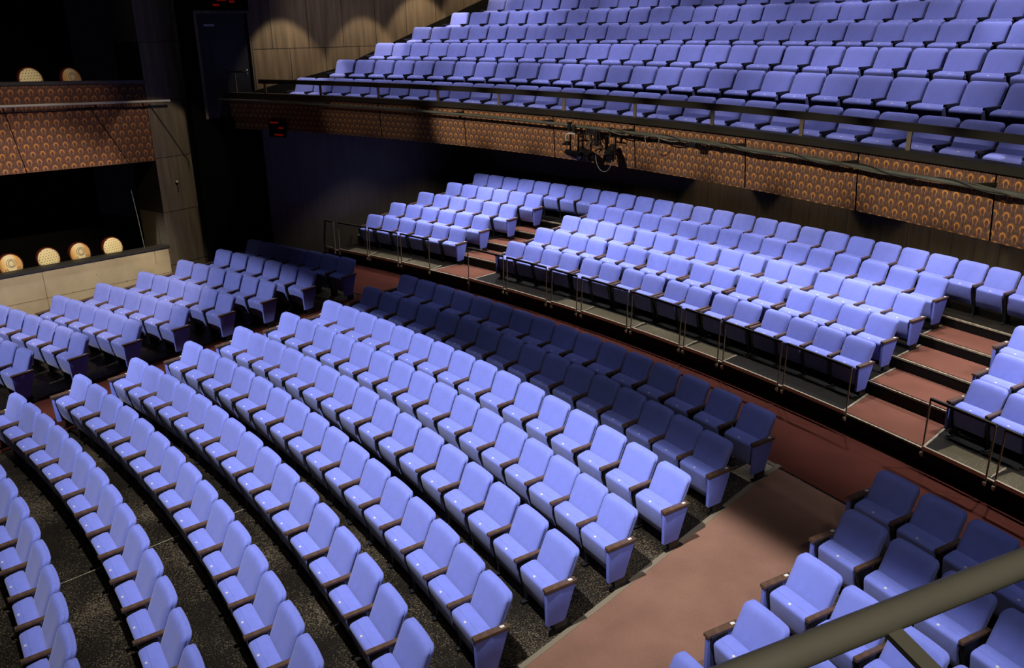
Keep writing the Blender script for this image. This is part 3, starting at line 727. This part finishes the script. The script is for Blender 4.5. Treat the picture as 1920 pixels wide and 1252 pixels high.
for s, pad, l, rr in ((-.80, M_dots, 'round-backed chair with dotted cream pad in the lower box, closest to the column', .10), (-1.55, M_stripe, 'striped gold round-backed chair in lower box, second from the column', .12),
                  (-2.25, M_dots, 'dotted cream round-backed chair in lower box between the two striped ones', .05), (-3.02, M_stripe, 'striped gold round-backed chair in lower box, farthest from the column', .05)):
    box_chair(lw(s, -.62, -.44), face+rr, pad, l, 'chairs in the lower left box').scale = (1.15, 1.15, 1.15)
for s, pad, l, rr in ((-1.93, M_dots, 'dotted cream round-backed chair in upper box at the left', .05), (-1.06, M_stripe, 'striped gold round-backed chair in upper box, closer to the column', .25)):
    q = lw(s, -.55, 3.18); box_chair((q[0], q[1], q[2]), face+rr, pad, l, 'chairs in the upper left box').scale = (1.15, 1.15, 1.15)

# ------------------------------------------------------------------ pipe rail of the gallery where the photographer stands
e = empty('gallery_rail'); tag(e, 'thick olive painted pipe rail crossing the lower right corner', 'railing')
A = Vector((23.588, 12.206, 4.224)); Bq = Vector((23.136, 11.895, 4.224)); d = (A-Bq).normalized()
mb = MB(); mb.tube([Bq-d*1.2, A+d*1.5], .0235, 24); mb.build('handrail', M_olive, e, smooth=60)
b0 = Vector((23.338, 12.034, 4.214)); bd = Vector((.046, -.082, -.012)).normalized(); bd3 = Vector((.046, -.082, 0)).normalized()
mb = MB(); mb.beam(b0, b0+bd*.55, .028, .010, up=(0, 0, 1)); mb.build('bracket', M_olive, e)

# ------------------------------------------------------------------ theatre seats
def backrest_mesh():
    mb = MB(); W, H, zb = .253, .468, .357; NP = 11
    def outline(i):
        w = max(W-i, .01); lo, hi = i, H-i; hi = max(hi, lo+.01)
        rt = max(.060-i*.4, min(w, .02)); rt = min(rt, w*.98, (hi-lo)*.49); rb = min(.03, w*.5, (hi-lo)*.3); P = []
        for (cx, cz, r, a0) in ((w-rt, hi-rt, rt, 0), (-w+rt, hi-rt, rt, 90), (-w+rb, lo+rb, rb, 180), (w-rb, lo+rb, rb, 270)):
            for k in range(NP): a = math.radians(a0+90*k/(NP-1)); P.append((cx+r*math.cos(a), cz+r*math.sin(a)))
        # extra points along the straight sides keep the surface smooth
        Q = []
        for k in range(len(P)):
            p, q = P[k], P[(k+1) % len(P)]; Q.append(p)
            if math.hypot(p[0]-q[0], p[1]-q[1]) > -1 and k % NP == NP-1:
                for t in (.25, .5, .75): Q.append((p[0]+(q[0]-p[0])*t, p[1]+(q[1]-p[1])*t))
        return Q
    rings = [(.225, -.014), (.17, -.014), (.11, -.012), (.055, -.009), (.028, -.003), (.012, .006), (.003, .016), (.0, .028), (0, .046), (.007, .050), (.007, .054), (.0, .058), (0, .078), (.008, .088), (.03, .093), (.12, .095)]
    V = []
    for ins, dep in rings:
        for x, s in outline(ins):
            t = s/H; y = -.195*(1-t)**1.05 - .016*(x/W)**2 + dep
            V.append((x, y+.002, zb+s))
    n = len(outline(0)); m = len(rings); F = []
    for i in range(m-1): F += [(i*n+k, i*n+(k+1) % n, (i+1)*n+(k+1) % n, (i+1)*n+k) for k in range(n)]
    F += [tuple(range(n-1, -1, -1)), tuple((m-1)*n+k for k in range(n))]
    mb.add(V, F); return mb
_tmp = []
def proto(mb, name, mats, **k):
    o = mb.build(name, mats, **k); me = o.data; bpy.data.objects.remove(o); return me
M_seam = plain('dark_blue_seam', (.10, .125, .46), .8)
ME = {}
ME['backrest'] = proto(backrest_mesh(), 'backrest', [M_fab], smooth=60)
mb = MB(); mb.prism([(-.160, .526), (-.205, .535), (-.290, .520), (-.332, .507), (-.350, .488), (-.350, .458), (-.320, .29), (-.285, .190), (-.262, .172), (-.20, .20), (-.150, .46)], -.226, .226)
cush = mb
ME['cushion'] = proto(cush, 'seat_cushion', [M_fab], smooth=35, bevel=.012)
mb = MB(); mb.beam((-.222, -.285, .5195), (.222, -.285, .5195), .004, .003); ME['seam'] = proto(mb, 'seat_seam', [M_seam])
mb = MB(); mb.lathe([(0, 0), (.0125, 0), (.011, .003), (0, .003)], (0, 0, 0), 14); ME['plate'] = proto(mb, 'number_plate', [M_white], smooth=40)
def arm(w):
    mb = MB(); mb.prism([(-.387, .520), (-.385, .556), (-.02, .566), (-.015, .534)], -w/2, w/2); return mb
ME['arm'] = proto(arm(.052), 'armrest', [M_wood], smooth=35, bevel=.007)
ME['arm_end'] = proto(arm(.072), 'armrest', [M_wood], smooth=35, bevel=.007)
ME['arm_black'] = proto(arm(.046), 'armrest', [M_black], smooth=35, bevel=.007)
mb = MB(); mb.prism([(-.352, .534), (-.165, .540), (-.160, .30), (-.11, .10), (-.11, .02), (-.26, .02), (-.26, .10), (-.30, .30), (-.345, .42)], -.021, .021)
mb.prism([(-.080, .538), (-.018, .543), (-.055, .44), (-.13, .28), (-.165, .22), (-.20, .24), (-.125, .42)], -.014, .014)
mb.box((0, -.18, .010), (.055, .26, .020)); ME['support'] = proto(mb, 'arm_support', [M_black], smooth=30, bevel=.004)
mb = MB(); mb.prism([(-.345, .536), (-.20, .540), (-.19, .50), (-.155, .38), (-.12, .30), (-.10, .12), (-.10, .02), (-.22, .02), (-.22, .10), (-.245, .30), (-.31, .42), (-.345, .50)], -.016, .016)
mb.box((0, -.16, .010), (.055, .22, .020)); ME['support_slim'] = proto(mb, 'arm_support', [M_black], smooth=30, bevel=.004)
mb = MB(); mb.prism([(-.378, .530), (-.025, .540), (-.045, .46), (-.145, .145), (-.165, .128), (-.350, .118), (-.366, .130)], -.020, .020); ME['panel'] = proto(mb, 'end_panel', [M_panel], smooth=35, bevel=.008)
mb = MB(); mb.box((0, 0, 0), (.030, .042, .003)); ME['row_plate'] = proto(mb, 'row_plate', [M_white])
PLATE_M = Matrix.Translation((0, -.318, .5110)) @ Matrix.Rotation(.32, 4, 'X') @ Matrix.Scale(1.25, 4, (1, 0, 0))
def child(name, me, parent, M=None):
    o = bpy.data.objects.new(name, me); COL.objects.link(o); o.parent = parent
    if M is not None: o.matrix_local = M
    return o
def parts(kind, first, last, la, ra, detail):
    """list of (name, mesh, matrix, subparts)"""
    L = [('backrest', ME['backrest'], None, []), ('seat_cushion', ME['cushion'], None, [('number_plate', ME['plate'], PLATE_M)] + ([('seat_seam', ME['seam'], None)] if detail else []))]
    am, sm = (('arm_black', 'support_slim') if kind == 'B' else ('arm', 'support'))
    for side, mode in ((-1, la), (1, ra)):
        if not mode: continue
        X = Matrix.Translation((side*(.275 if mode != 'pair' else .262), 0, 0))
        if mode == 'end':
            XP = Matrix.Translation((side*.292, 0, 0))
            L.append(('armrest', ME['arm_end'], XP, [('row_plate', ME['row_plate'], Matrix.Translation((0, -.085, .5665)))]))
            L.append(('arm_support', ME[sm], Matrix.Translation((side*.268, 0, 0)), []))
            L.append(('end_panel', ME['panel'], XP, []))
        else:
            L.append(('armrest', ME[am], X, [])); L.append(('arm_support', ME[sm], X, []))
    return L
def place_seat(loc, phi, sc, P, label, group):
    r = empty('theatre_seat', loc, -phi); r.scale = (sc, sc, sc); tag(r, label, 'seat', group)
    for n, me, M, subs in P:
        c = child(n, me, r, M)
        for n2, me2, M2 in subs: child(n2, me2, c, M2)
ROWS=[
('C','A',-0.8823,4,[(14.609,19.589,0.6374),(15.062,19.239,0.6604),(15.506,18.88,0.6834),(15.955,18.493,0.7072),(16.383,18.104,0.7306),(16.793,17.71,0.7536),(17.188,17.312,0.7764),(17.57,16.907,0.799),(17.94,16.494,0.8216),(18.3,16.072,0.8443)]),
('C','B',-0.8342,0,[(13.875,21.175,0.5791),(14.335,20.868,0.6005),(14.783,20.552,0.6217),(15.223,20.229,0.6428),(15.654,19.895,0.6638),(16.077,19.552,0.685),(16.494,19.197,0.7062),(16.903,18.831,0.7275),(17.308,18.453,0.7491),(17.707,18.062,0.771),(18.103,17.655,0.7932),(18.493,17.232,0.8157),(18.881,16.793,0.8388),(19.263,16.335,0.8623)]),
('C','C',-0.7859,0,[(14.465,21.862,0.5845),(14.94,21.537,0.6061),(15.409,21.199,0.6276),(15.868,20.851,0.6491),(16.316,20.496,0.6704),(16.755,20.133,0.6917),(17.182,19.761,0.7129),(17.6,19.384,0.734),(18.007,18.999,0.7551),(18.402,18.607,0.7761),(18.788,18.208,0.797),(19.163,17.803,0.8179),(19.527,17.392,0.8387),(19.881,16.976,0.8595),(20.223,16.554,0.8802)]),
('C','D',-0.7372,0,[(15.021,22.513,0.5884),(15.458,22.225,0.6077),(15.891,21.926,0.6271),(16.323,21.607,0.6467),(16.754,21.272,0.6663),(17.179,20.927,0.6861),(17.599,20.57,0.706),(18.013,20.201,0.726),(18.422,19.823,0.7463),(18.825,19.431,0.7667),(19.222,19.029,0.7873),(19.614,18.615,0.8081),(19.998,18.187,0.8291),(20.377,17.749,0.8503),(20.748,17.298,0.8718),(21.112,16.834,0.8935)]),
('C','E',-0.6878,0,[(15.58,23.224,0.5909),(16.045,22.908,0.611),(16.503,22.582,0.6311),(16.953,22.248,0.6511),(17.396,21.905,0.6712),(17.836,21.539,0.6911),(18.266,21.165,0.711),(18.687,20.785,0.7309),(19.097,20.398,0.7507),(19.497,20.007,0.7703),(19.888,19.61,0.7899),(20.267,19.208,0.8094),(20.635,18.802,0.8288),(20.993,18.393,0.8481),(21.339,17.98,0.8672),(21.675,17.564,0.8862)]),
('C','F',-0.6379,0,[(16.152,23.905,0.5942),(16.578,23.614,0.6121),(17.005,23.312,0.6302),(17.432,22.998,0.6486),(17.856,22.672,0.6671),(18.279,22.335,0.6859),(18.699,21.987,0.7048),(19.118,21.612,0.7238),(19.532,21.227,0.743),(19.941,20.831,0.7623),(20.342,20.427,0.7816),(20.737,20.015,0.8011),(21.123,19.593,0.8206),(21.501,19.165,0.8402),(21.87,18.729,0.8598),(22.23,18.287,0.8794)]),
('C','G',-0.5875,0,[(16.709,24.616,0.5963),(17.169,24.292,0.6153),(17.624,23.96,0.6342),(18.072,23.619,0.6531),(18.514,23.271,0.672),(18.949,22.916,0.6909),(19.376,22.554,0.7097),(19.794,22.186,0.7285),(20.205,21.803,0.7471),(20.608,21.409,0.7656),(20.999,21.011,0.784),(21.379,20.612,0.8023),(21.749,20.211,0.8203),(22.106,19.808,0.8382),(22.452,19.406,0.8558),(22.787,19.004,0.8732)]),
('C','H',-0.5369,0,[(17.283,25.228,0.6006),(17.709,24.934,0.6176),(18.134,24.63,0.6347),(18.558,24.316,0.6519),(18.979,23.993,0.6693),(19.398,23.659,0.6868),(19.814,23.317,0.7044),(20.227,22.964,0.7221),(20.637,22.602,0.74),(21.042,22.23,0.7579),(21.443,21.839,0.776),(21.84,21.432,0.7942),(22.23,21.016,0.8124),(22.613,20.593,0.8308),(22.99,20.162,0.8492),(23.359,19.723,0.8677)]),
('C','I',-0.4861,0,[(17.797,26.018,0.5999),(18.257,25.701,0.6176),(18.711,25.375,0.6354),(19.158,25.041,0.6531),(19.6,24.7,0.6708),(20.034,24.351,0.6884),(20.46,23.995,0.706),(20.878,23.633,0.7236),(21.288,23.265,0.7411),(21.689,22.891,0.7584),(22.08,22.513,0.7757),(22.463,22.131,0.7928),(22.834,21.728,0.8098),(23.193,21.323,0.8267),(23.541,20.916,0.8434),(23.878,20.509,0.8599)]),
('C','J',-0.4353,0,[(18.321,26.74,0.6007),(18.766,26.431,0.6174),(19.204,26.116,0.6341),(19.636,25.795,0.6506),(20.061,25.468,0.6672),(20.481,25.134,0.6837),(20.896,24.793,0.7003),(21.307,24.445,0.7169),(21.713,24.089,0.7336),(22.116,23.725,0.7503),(22.515,23.351,0.7672),(22.911,22.969,0.7841),(23.304,22.575,0.8013),(23.695,22.172,0.8186),(24.081,21.737,0.8361),(24.462,21.291,0.8539)]),
('L','I',-0.4861,0,[(13.528,28.493,0.4433),(14.043,28.235,0.4615),(14.553,27.967,0.4798),(15.058,27.691,0.4981),(15.558,27.405,0.5163),(16.053,27.11,0.5346)]),
('L','H',-0.5369,0,[(13.026,27.687,0.4398),(13.534,27.44,0.4582),(14.038,27.184,0.4767),(14.536,26.918,0.4951),(15.03,26.644,0.5136),(15.518,26.36,0.5321)]),
('L','G',-0.5875,0,[(12.583,26.858,0.4381),(13.073,26.631,0.4563),(13.56,26.395,0.4746),(14.041,26.15,0.4928),(14.519,25.896,0.511),(14.992,25.634,0.5292)]),
('L','F',-0.6379,0,[(12.089,26.118,0.4335),(12.568,25.893,0.4519),(13.043,25.659,0.4703),(13.514,25.416,0.4887),(13.98,25.165,0.5071),(14.442,24.905,0.5255)]),
('L','E',-0.6878,0,[(11.635,25.377,0.4299),(12.097,25.157,0.4482),(12.555,24.928,0.4666),(13.008,24.691,0.4849),(13.457,24.446,0.5032),(13.902,24.193,0.5216)]),
('L','D',-0.7372,0,[(10.773,24.816,0.4096),(11.291,24.585,0.4305),(11.8,24.337,0.4515),(12.304,24.078,0.4724),(12.803,23.809,0.4934),(13.296,23.53,0.5143)]),
('L','C',-0.7859,3,[(11.757,23.365,0.4662),(12.254,23.108,0.4876),(12.745,22.841,0.5089)]),
('L','J',-0.4353,0,[(13.927,29.272,0.4441),(14.375,29.054,0.4594),(14.82,28.83,0.4748),(15.261,28.599,0.4902),(15.715,28.39,0.5055),(16.165,28.174,0.5209),(16.613,27.95,0.5363)]),
('R','J',-0.4353,0,[(25.743,19.642,0.9175),(26.075,19.184,0.9348),(26.397,18.721,0.9521),(26.711,18.253,0.9695)]),
('R','I',-0.4861,0,[(25.234,18.829,0.9278),(25.578,18.346,0.9465),(25.911,17.857,0.9653),(26.235,17.363,0.984)]),
('R','H',-0.5369,0,[(24.666,18.045,0.9369),(24.992,17.579,0.9554),(25.309,17.107,0.974),(25.617,16.631,0.9926)]),
('R','G',-0.5875,0,[(24.104,17.313,0.9453),(24.416,16.86,0.9638)]),
('R','F',-0.6379,0,[(23.478,16.606,0.9522)]),
('MC','1',-0.2369,0,[(20.12,29.099,0.6127),(20.554,28.799,0.6287),(20.98,28.493,0.6445),(21.398,28.182,0.6602),(21.869,27.818,0.6782),(22.272,27.495,0.6938),(22.727,27.116,0.7116),(23.117,26.78,0.7271),(23.556,26.386,0.7449),(23.934,26.037,0.7604),(24.36,25.628,0.7783),(24.726,25.264,0.7938),(25.139,24.838,0.8117),(25.493,24.459,0.8274),(25.844,24.072,0.8431),(26.189,23.677,0.8589)]),
('MC','2',-0.0232,0,[(20.693,29.573,0.6185),(21.106,29.281,0.6334),(21.514,28.983,0.6484),(21.918,28.677,0.6634),(22.373,28.318,0.6805),(22.768,27.997,0.6955),(23.211,27.622,0.7127),(23.596,27.285,0.7278),(24.027,26.893,0.745),(24.401,26.541,0.7602),(24.819,26.132,0.7775),(25.181,25.766,0.7927),(25.586,25.342,0.81),(25.936,24.961,0.8253),(26.279,24.574,0.8406),(26.617,24.18,0.8559)]),
('MC','3',0.1664,0,[(21.247,30.042,0.6237),(21.668,29.731,0.6389),(22.083,29.414,0.654),(22.494,29.092,0.6691),(22.937,28.734,0.6856),(23.336,28.401,0.7007),(23.766,28.031,0.7171),(24.153,27.688,0.7321),(24.57,27.306,0.7485),(24.945,26.954,0.7634),(25.348,26.562,0.7796),(25.71,26.201,0.7945),(26.099,25.8,0.8107),(26.448,25.43,0.8254),(26.79,25.057,0.84),(27.126,24.68,0.8547)]),
('MC','4',0.3432,0,[(21.81,30.499,0.6291),(22.222,30.195,0.6436),(22.629,29.886,0.6582),(23.032,29.57,0.6727),(23.43,29.249,0.6872),(23.824,28.921,0.7017),(24.214,28.587,0.7163),(24.6,28.245,0.731),(24.984,27.897,0.7457),(25.364,27.54,0.7604),(25.741,27.176,0.7753),(26.115,26.803,0.7903),(26.487,26.421,0.8055),(26.857,26.03,0.8207),(27.224,25.629,0.8362),(27.589,25.218,0.8518)]),
('MC','5',0.5134,0,[(18.505,33.544,0.5049),(18.95,33.289,0.5191),(19.395,33.025,0.5335),(19.839,32.755,0.5479),(20.281,32.476,0.5624),(20.72,32.19,0.577),(21.158,31.896,0.5916),(21.592,31.595,0.6063),(22.024,31.287,0.621),(22.452,30.972,0.6358),(22.876,30.651,0.6506),(23.297,30.322,0.6654),(23.712,29.987,0.6802),(24.124,29.646,0.6951),(24.53,29.298,0.71),(24.931,28.945,0.7248),(25.327,28.586,0.7397),(25.717,28.222,0.7545),(26.101,27.853,0.7693),(26.479,27.479,0.7841),(26.85,27.101,0.7988),(27.215,26.719,0.8135),(27.572,26.332,0.8282),(27.923,25.942,0.8427),(28.267,25.549,0.8573),(28.604,25.153,0.8717),(28.94,24.747,0.8864)]),
('ML','1',-0.2369,0,[(16.109,31.591,0.4701),(16.605,31.351,0.4867),(17.098,31.102,0.5033),(17.586,30.845,0.52),(18.07,30.579,0.5366),(18.55,30.306,0.5532)]),
('ML','2',-0.0232,0,[(16.581,32.081,0.476),(17.079,31.825,0.4925),(17.572,31.56,0.5091),(18.062,31.288,0.5257),(18.547,31.007,0.5422),(19.027,30.718,0.5588)]),
('ML','3',0.1664,0,[(17.201,32.58,0.4853),(17.693,32.317,0.5015),(18.181,32.045,0.5176),(18.664,31.766,0.5338),(19.143,31.479,0.5499),(19.617,31.184,0.5661)]),
('ML','4',0.3432,0,[(17.863,33.071,0.4954),(18.336,32.8,0.5109),(18.805,32.523,0.5263),(19.27,32.239,0.5417),(19.73,31.947,0.5572),(20.185,31.649,0.5726)]),
('MR','1',-0.2369,0,[(27.47,22.095,0.9203),(27.784,21.674,0.9362)]),
('MR','2',-0.0232,0,[(27.907,22.59,0.9165),(28.228,22.164,0.9323)]),
('MR','3',0.1664,0,[(28.345,23.221,0.9097)]),
('B','1',3.1662,0,[(15.258,29.941,0.3389),(15.764,29.756,0.3618),(16.268,29.559,0.3847),(16.77,29.349,0.4078),(17.269,29.126,0.431),(17.764,28.892,0.4542),(18.256,28.645,0.4775),(18.743,28.385,0.501),(19.225,28.114,0.5244),(19.702,27.83,0.548),(20.173,27.535,0.5716),(20.638,27.228,0.5952),(21.096,26.91,0.6189),(21.548,26.58,0.6425),(21.991,26.24,0.6663),(22.427,25.889,0.69),(22.855,25.528,0.7138),(23.273,25.156,0.7375),(23.683,24.775,0.7612),(24.084,24.384,0.785),(24.474,23.984,0.8087),(24.855,23.576,0.8324),(25.225,23.159,0.856),(25.585,22.735,0.8796),(25.934,22.303,0.9032),(26.272,21.864,0.9267),(26.598,21.418,0.9501),(26.915,20.964,0.9736)]),
('B','2',3.5134,0,[(15.912,30.814,0.3522),(16.445,30.611,0.3753),(16.973,30.396,0.3985),(17.495,30.169,0.4216),(18.012,29.93,0.4448),(18.522,29.679,0.4679),(19.027,29.417,0.4909),(19.524,29.144,0.514),(20.014,28.859,0.537),(20.497,28.564,0.56),(20.973,28.259,0.583),(21.44,27.943,0.6059),(21.899,27.617,0.6287),(22.349,27.282,0.6515),(22.791,26.937,0.6743),(23.223,26.583,0.697),(23.646,26.221,0.7196),(24.059,25.85,0.7422),(24.463,25.471,0.7647),(24.857,25.085,0.7871),(25.24,24.692,0.8094),(25.614,24.291,0.8316),(25.977,23.884,0.8538),(26.329,23.471,0.8758),(26.67,23.052,0.8978),(27.001,22.628,0.9197),(27.335,22.179,0.9423)]),
('B','3',3.8559,0,[(16.606,31.662,0.3661),(17.104,31.466,0.387),(17.598,31.258,0.4079),(18.089,31.04,0.4288),(18.576,30.811,0.4498),(19.059,30.571,0.4708),(19.538,30.321,0.4919),(20.013,30.06,0.513),(20.483,29.789,0.5342),(20.948,29.507,0.5554),(21.407,29.215,0.5766),(21.862,28.913,0.5979),(22.311,28.6,0.6192),(22.754,28.277,0.6406),(23.191,27.944,0.662),(23.622,27.601,0.6835),(24.046,27.248,0.705),(24.463,26.885,0.7265),(24.873,26.512,0.7481),(25.276,26.13,0.7698),(25.672,25.738,0.7915),(26.06,25.337,0.8132),(26.439,24.927,0.835),(26.811,24.507,0.8568),(27.174,24.079,0.8787),(27.528,23.641,0.9007),(27.864,23.208,0.9221)]),
('B','4',4.2008,0,[(17.318,32.501,0.3798),(17.843,32.285,0.4011),(18.359,32.06,0.4221),(18.866,31.826,0.4431),(19.364,31.583,0.4638),(19.854,31.331,0.4845),(20.336,31.071,0.505),(20.809,30.803,0.5254),(21.275,30.527,0.5456),(21.733,30.243,0.5658),(22.183,29.95,0.5859),(22.626,29.65,0.606),(23.062,29.341,0.626),(23.49,29.025,0.6459),(23.912,28.701,0.6659),(24.327,28.368,0.6858),(24.735,28.027,0.7057),(25.136,27.678,0.7256),(25.531,27.321,0.7456),(25.919,26.955,0.7655),(26.301,26.581,0.7856),(26.677,26.198,0.8057),(27.046,25.806,0.8258),(27.408,25.404,0.8461),(27.764,24.994,0.8665),(28.111,24.578,0.8867)]),
('B','5',4.5292,0,[(18.111,33.296,0.3957),(18.645,33.067,0.4167),(19.169,32.828,0.4375),(19.685,32.581,0.4581),(20.191,32.324,0.4785),(20.689,32.06,0.4989),(21.178,31.787,0.5191),(21.658,31.506,0.5391),(22.13,31.217,0.5591),(22.594,30.92,0.5789),(23.05,30.616,0.5987),(23.498,30.304,0.6184),(23.938,29.985,0.638),(24.37,29.658,0.6575),(24.794,29.323,0.677),(25.211,28.981,0.6965),(25.621,28.632,0.7159),(26.023,28.275,0.7352),(26.418,27.911,0.7546),(26.805,27.54,0.774),(27.185,27.161,0.7933),(27.568,26.764,0.8132),(27.943,26.36,0.8331),(28.31,25.948,0.853),(28.668,25.529,0.8728)]),
('B','6',4.8592,0,[(18.91,34.075,0.4109),(19.412,33.851,0.43),(19.91,33.617,0.4492),(20.403,33.373,0.4683),(20.891,33.12,0.4874),(21.375,32.858,0.5065),(21.853,32.587,0.5256),(22.326,32.306,0.5448),(22.794,32.017,0.5639),(23.256,31.718,0.583),(23.712,31.411,0.6021),(24.162,31.095,0.6213),(24.606,30.771,0.6404),(25.044,30.438,0.6595),(25.476,30.097,0.6786),(25.9,29.748,0.6977),(26.318,29.39,0.7169),(26.73,29.025,0.736),(27.134,28.652,0.7551),(27.531,28.271,0.7742),(27.92,27.883,0.7934),(28.302,27.487,0.8125),(28.676,27.084,0.8316),(29.043,26.674,0.8507)]),
]

def ordn(n):
    w = ['first', 'second', 'third', 'fourth', 'fifth', 'sixth', 'seventh', 'eighth', 'ninth', 'tenth', 'eleventh', 'twelfth', 'thirteenth', 'fourteenth', 'fifteenth', 'sixteenth', 'seventeenth', 'eighteenth', 'nineteenth', 'twentieth']
    return w[n-1] if n <= 20 else '%dth' % n if n % 10 not in (1, 2, 3) or n in (11, 12, 13) else '%d%s' % (n, {1: 'st', 2: 'nd', 3: 'rd'}[n % 10])
SEC = {'C': 'centre front block', 'L': 'front block by the concrete wall', 'R': 'front block at lower right', 'MC': 'rear centre block', 'ML': 'rear left block', 'MR': 'rear right block', 'B': 'balcony'}
GRP = {'C': 'seats of the centre front block', 'L': 'seats of the front block beside the concrete wall', 'R': 'seats of the front block at the lower right', 'MC': 'seats of the rear centre block',
       'ML': 'seats of the rear left block', 'MR': 'seats of the rear right block', 'B': 'balcony seats'}
CROWS = 'JIHGFEDCBA'
ALL = []
for sec, row, zf, i0, L in ROWS:
    cam_cut_l = (sec, row) in (('C', 'A'), ('L', 'C')); n = len(L)
    for k, (x, y, ph) in enumerate(L):
        i = i0+k; sc = .955 if sec[0] == 'M' else 1.0
        la = ra = None
        if sec in 'CLR' and len(sec) == 1:
            ra = 'mid'
            if sec == 'C':
                if i == 0: la = 'end'
                elif k == 0: la = 'mid'
                if i == 15: ra = 'end'
            elif sec == 'L':
                if k == 0: la = 'mid'
                if k == n-1: ra = 'end'
            elif sec == 'R' and i == 0: la = 'end'
        elif sec == 'MC':
            ra = 'mid'
            if row in '123':
                if i in (3, 5, 7, 9, 11): ra = 'pair'
                if i in (4, 6, 8, 10, 12): la = 'pair'
            if i == 0: la = 'end' if row != '5' else 'mid'
            if i == 15 and row != '5': ra = 'end'
        elif sec == 'ML':
            ra = 'end' if i == 5 else 'mid'
            if i == 0: la = 'mid'
        elif sec == 'MR':
            ra = 'mid'; la = 'end' if i == 0 else None
        else:
            ra = 'mid'; la = 'mid' if i == 0 else None
        # words that single the seat out
        if sec == 'C':
            rw = {'J': 'shaded back row', 'I': 'shaded second row from back', 'A': 'row in the lower left corner', 'B': 'ninth row from the back'}.get(row, '%s row from the back' % ordn(CROWS.index(row)+1))
            if row == 'A': lab = 'blue front seat, %s visible from the top, %s' % (ordn(k+1), rw)
            else: lab = 'blue seat, %s from the narrow aisle, %s, %s' % (ordn(i+1), rw, SEC[sec])
        elif sec == 'L':
            rr = {'J': 'dark back row', 'I': 'second row from back'}.get(row, '%s row from back' % ordn(CROWS.index(row)+1))
            lab = 'blue seat, %s from the narrow aisle, %s, %s' % (ordn(n-k), rr, 'block by concrete wall')
        elif sec == 'R':
            rr = {'J': 'dark back row', 'I': 'second row from back', 'H': 'third row from back', 'G': 'fourth row from back', 'F': 'fifth row from back'}[row]
            lab = 'blue seat, %s from the wide carpeted aisle, %s, lower right block' % (ordn(i+1), rr)
        elif sec == 'MC' and row == '5':
            lab = 'blue seat, %s from the left end of the long last row below the balcony' % ordn(i+1)
        elif sec in ('MC', 'ML', 'MR'):
            rr = {'1': 'row behind the guard rail', '2': 'second row up', '3': 'third row up', '4': 'fourth row up'}[row]
            if sec == 'MC': lab = 'blue seat, %s from the wide step aisle, %s, %s' % (ordn(16-i), rr, SEC[sec])
            elif sec == 'ML': lab = 'blue seat, %s from the narrow step aisle, %s, %s' % (ordn(6-i), rr, SEC[sec])
            else: lab = 'blue seat, %s from the wide step aisle, %s, %s' % (ordn(i+1), rr, SEC[sec])
        else:
            rr = {'1': 'front row behind the rail'}.get(row, '%s row up' % ordn(int(row)))
            lab = 'blue balcony seat, %s from the right picture edge, %s' % (ordn(n-k), rr)
        d = (Vector((x, y, zf+.6))-CAMP).dot(CF)
        ALL.append((d, sec, x, y, zf, ph, sc, la, ra, lab, GRP[sec]))
ALL.sort(key=lambda t: t[0])
far = MB()
cache = {}
def mesh_data(me):
    if me.name not in cache: cache[me.name] = ([v.co.copy() for v in me.vertices], [tuple(p.vertices) for p in me.polygons], me.materials[0])
    return cache[me.name]
FM = [M_fab, M_wood, M_black, M_white, M_panel, M_seam]
for q, (d, sec, x, y, zf, ph, sc, la, ra, lab, grp) in enumerate(ALL):
    P = parts(sec, 0, 0, la, ra, q < 200)
    if q < 300: place_seat((x, y, zf), ph, sc, P, lab, grp); continue
    base = Matrix.Translation((x, y, zf)) @ Matrix.Rotation(-ph, 4, 'Z') @ Matrix.Scale(sc, 4)
    for n, me, M, subs in P:
        A_ = base @ (M or Matrix.Identity(4))
        for me2, A2 in [(me, A_)]+[(m2, A_ @ (M2 or Matrix.Identity(4))) for _, m2, M2 in subs]:
            v, f, mt = mesh_data(me2); far.add([A2 @ c for c in v], f, FM.index(mt))
o = far.build('distant_theatre_seats', FM, smooth=40, fix=False)
tag(o, 'the many more distant blue seats of the balcony and the rear stalls', 'seats', None, 'stuff')
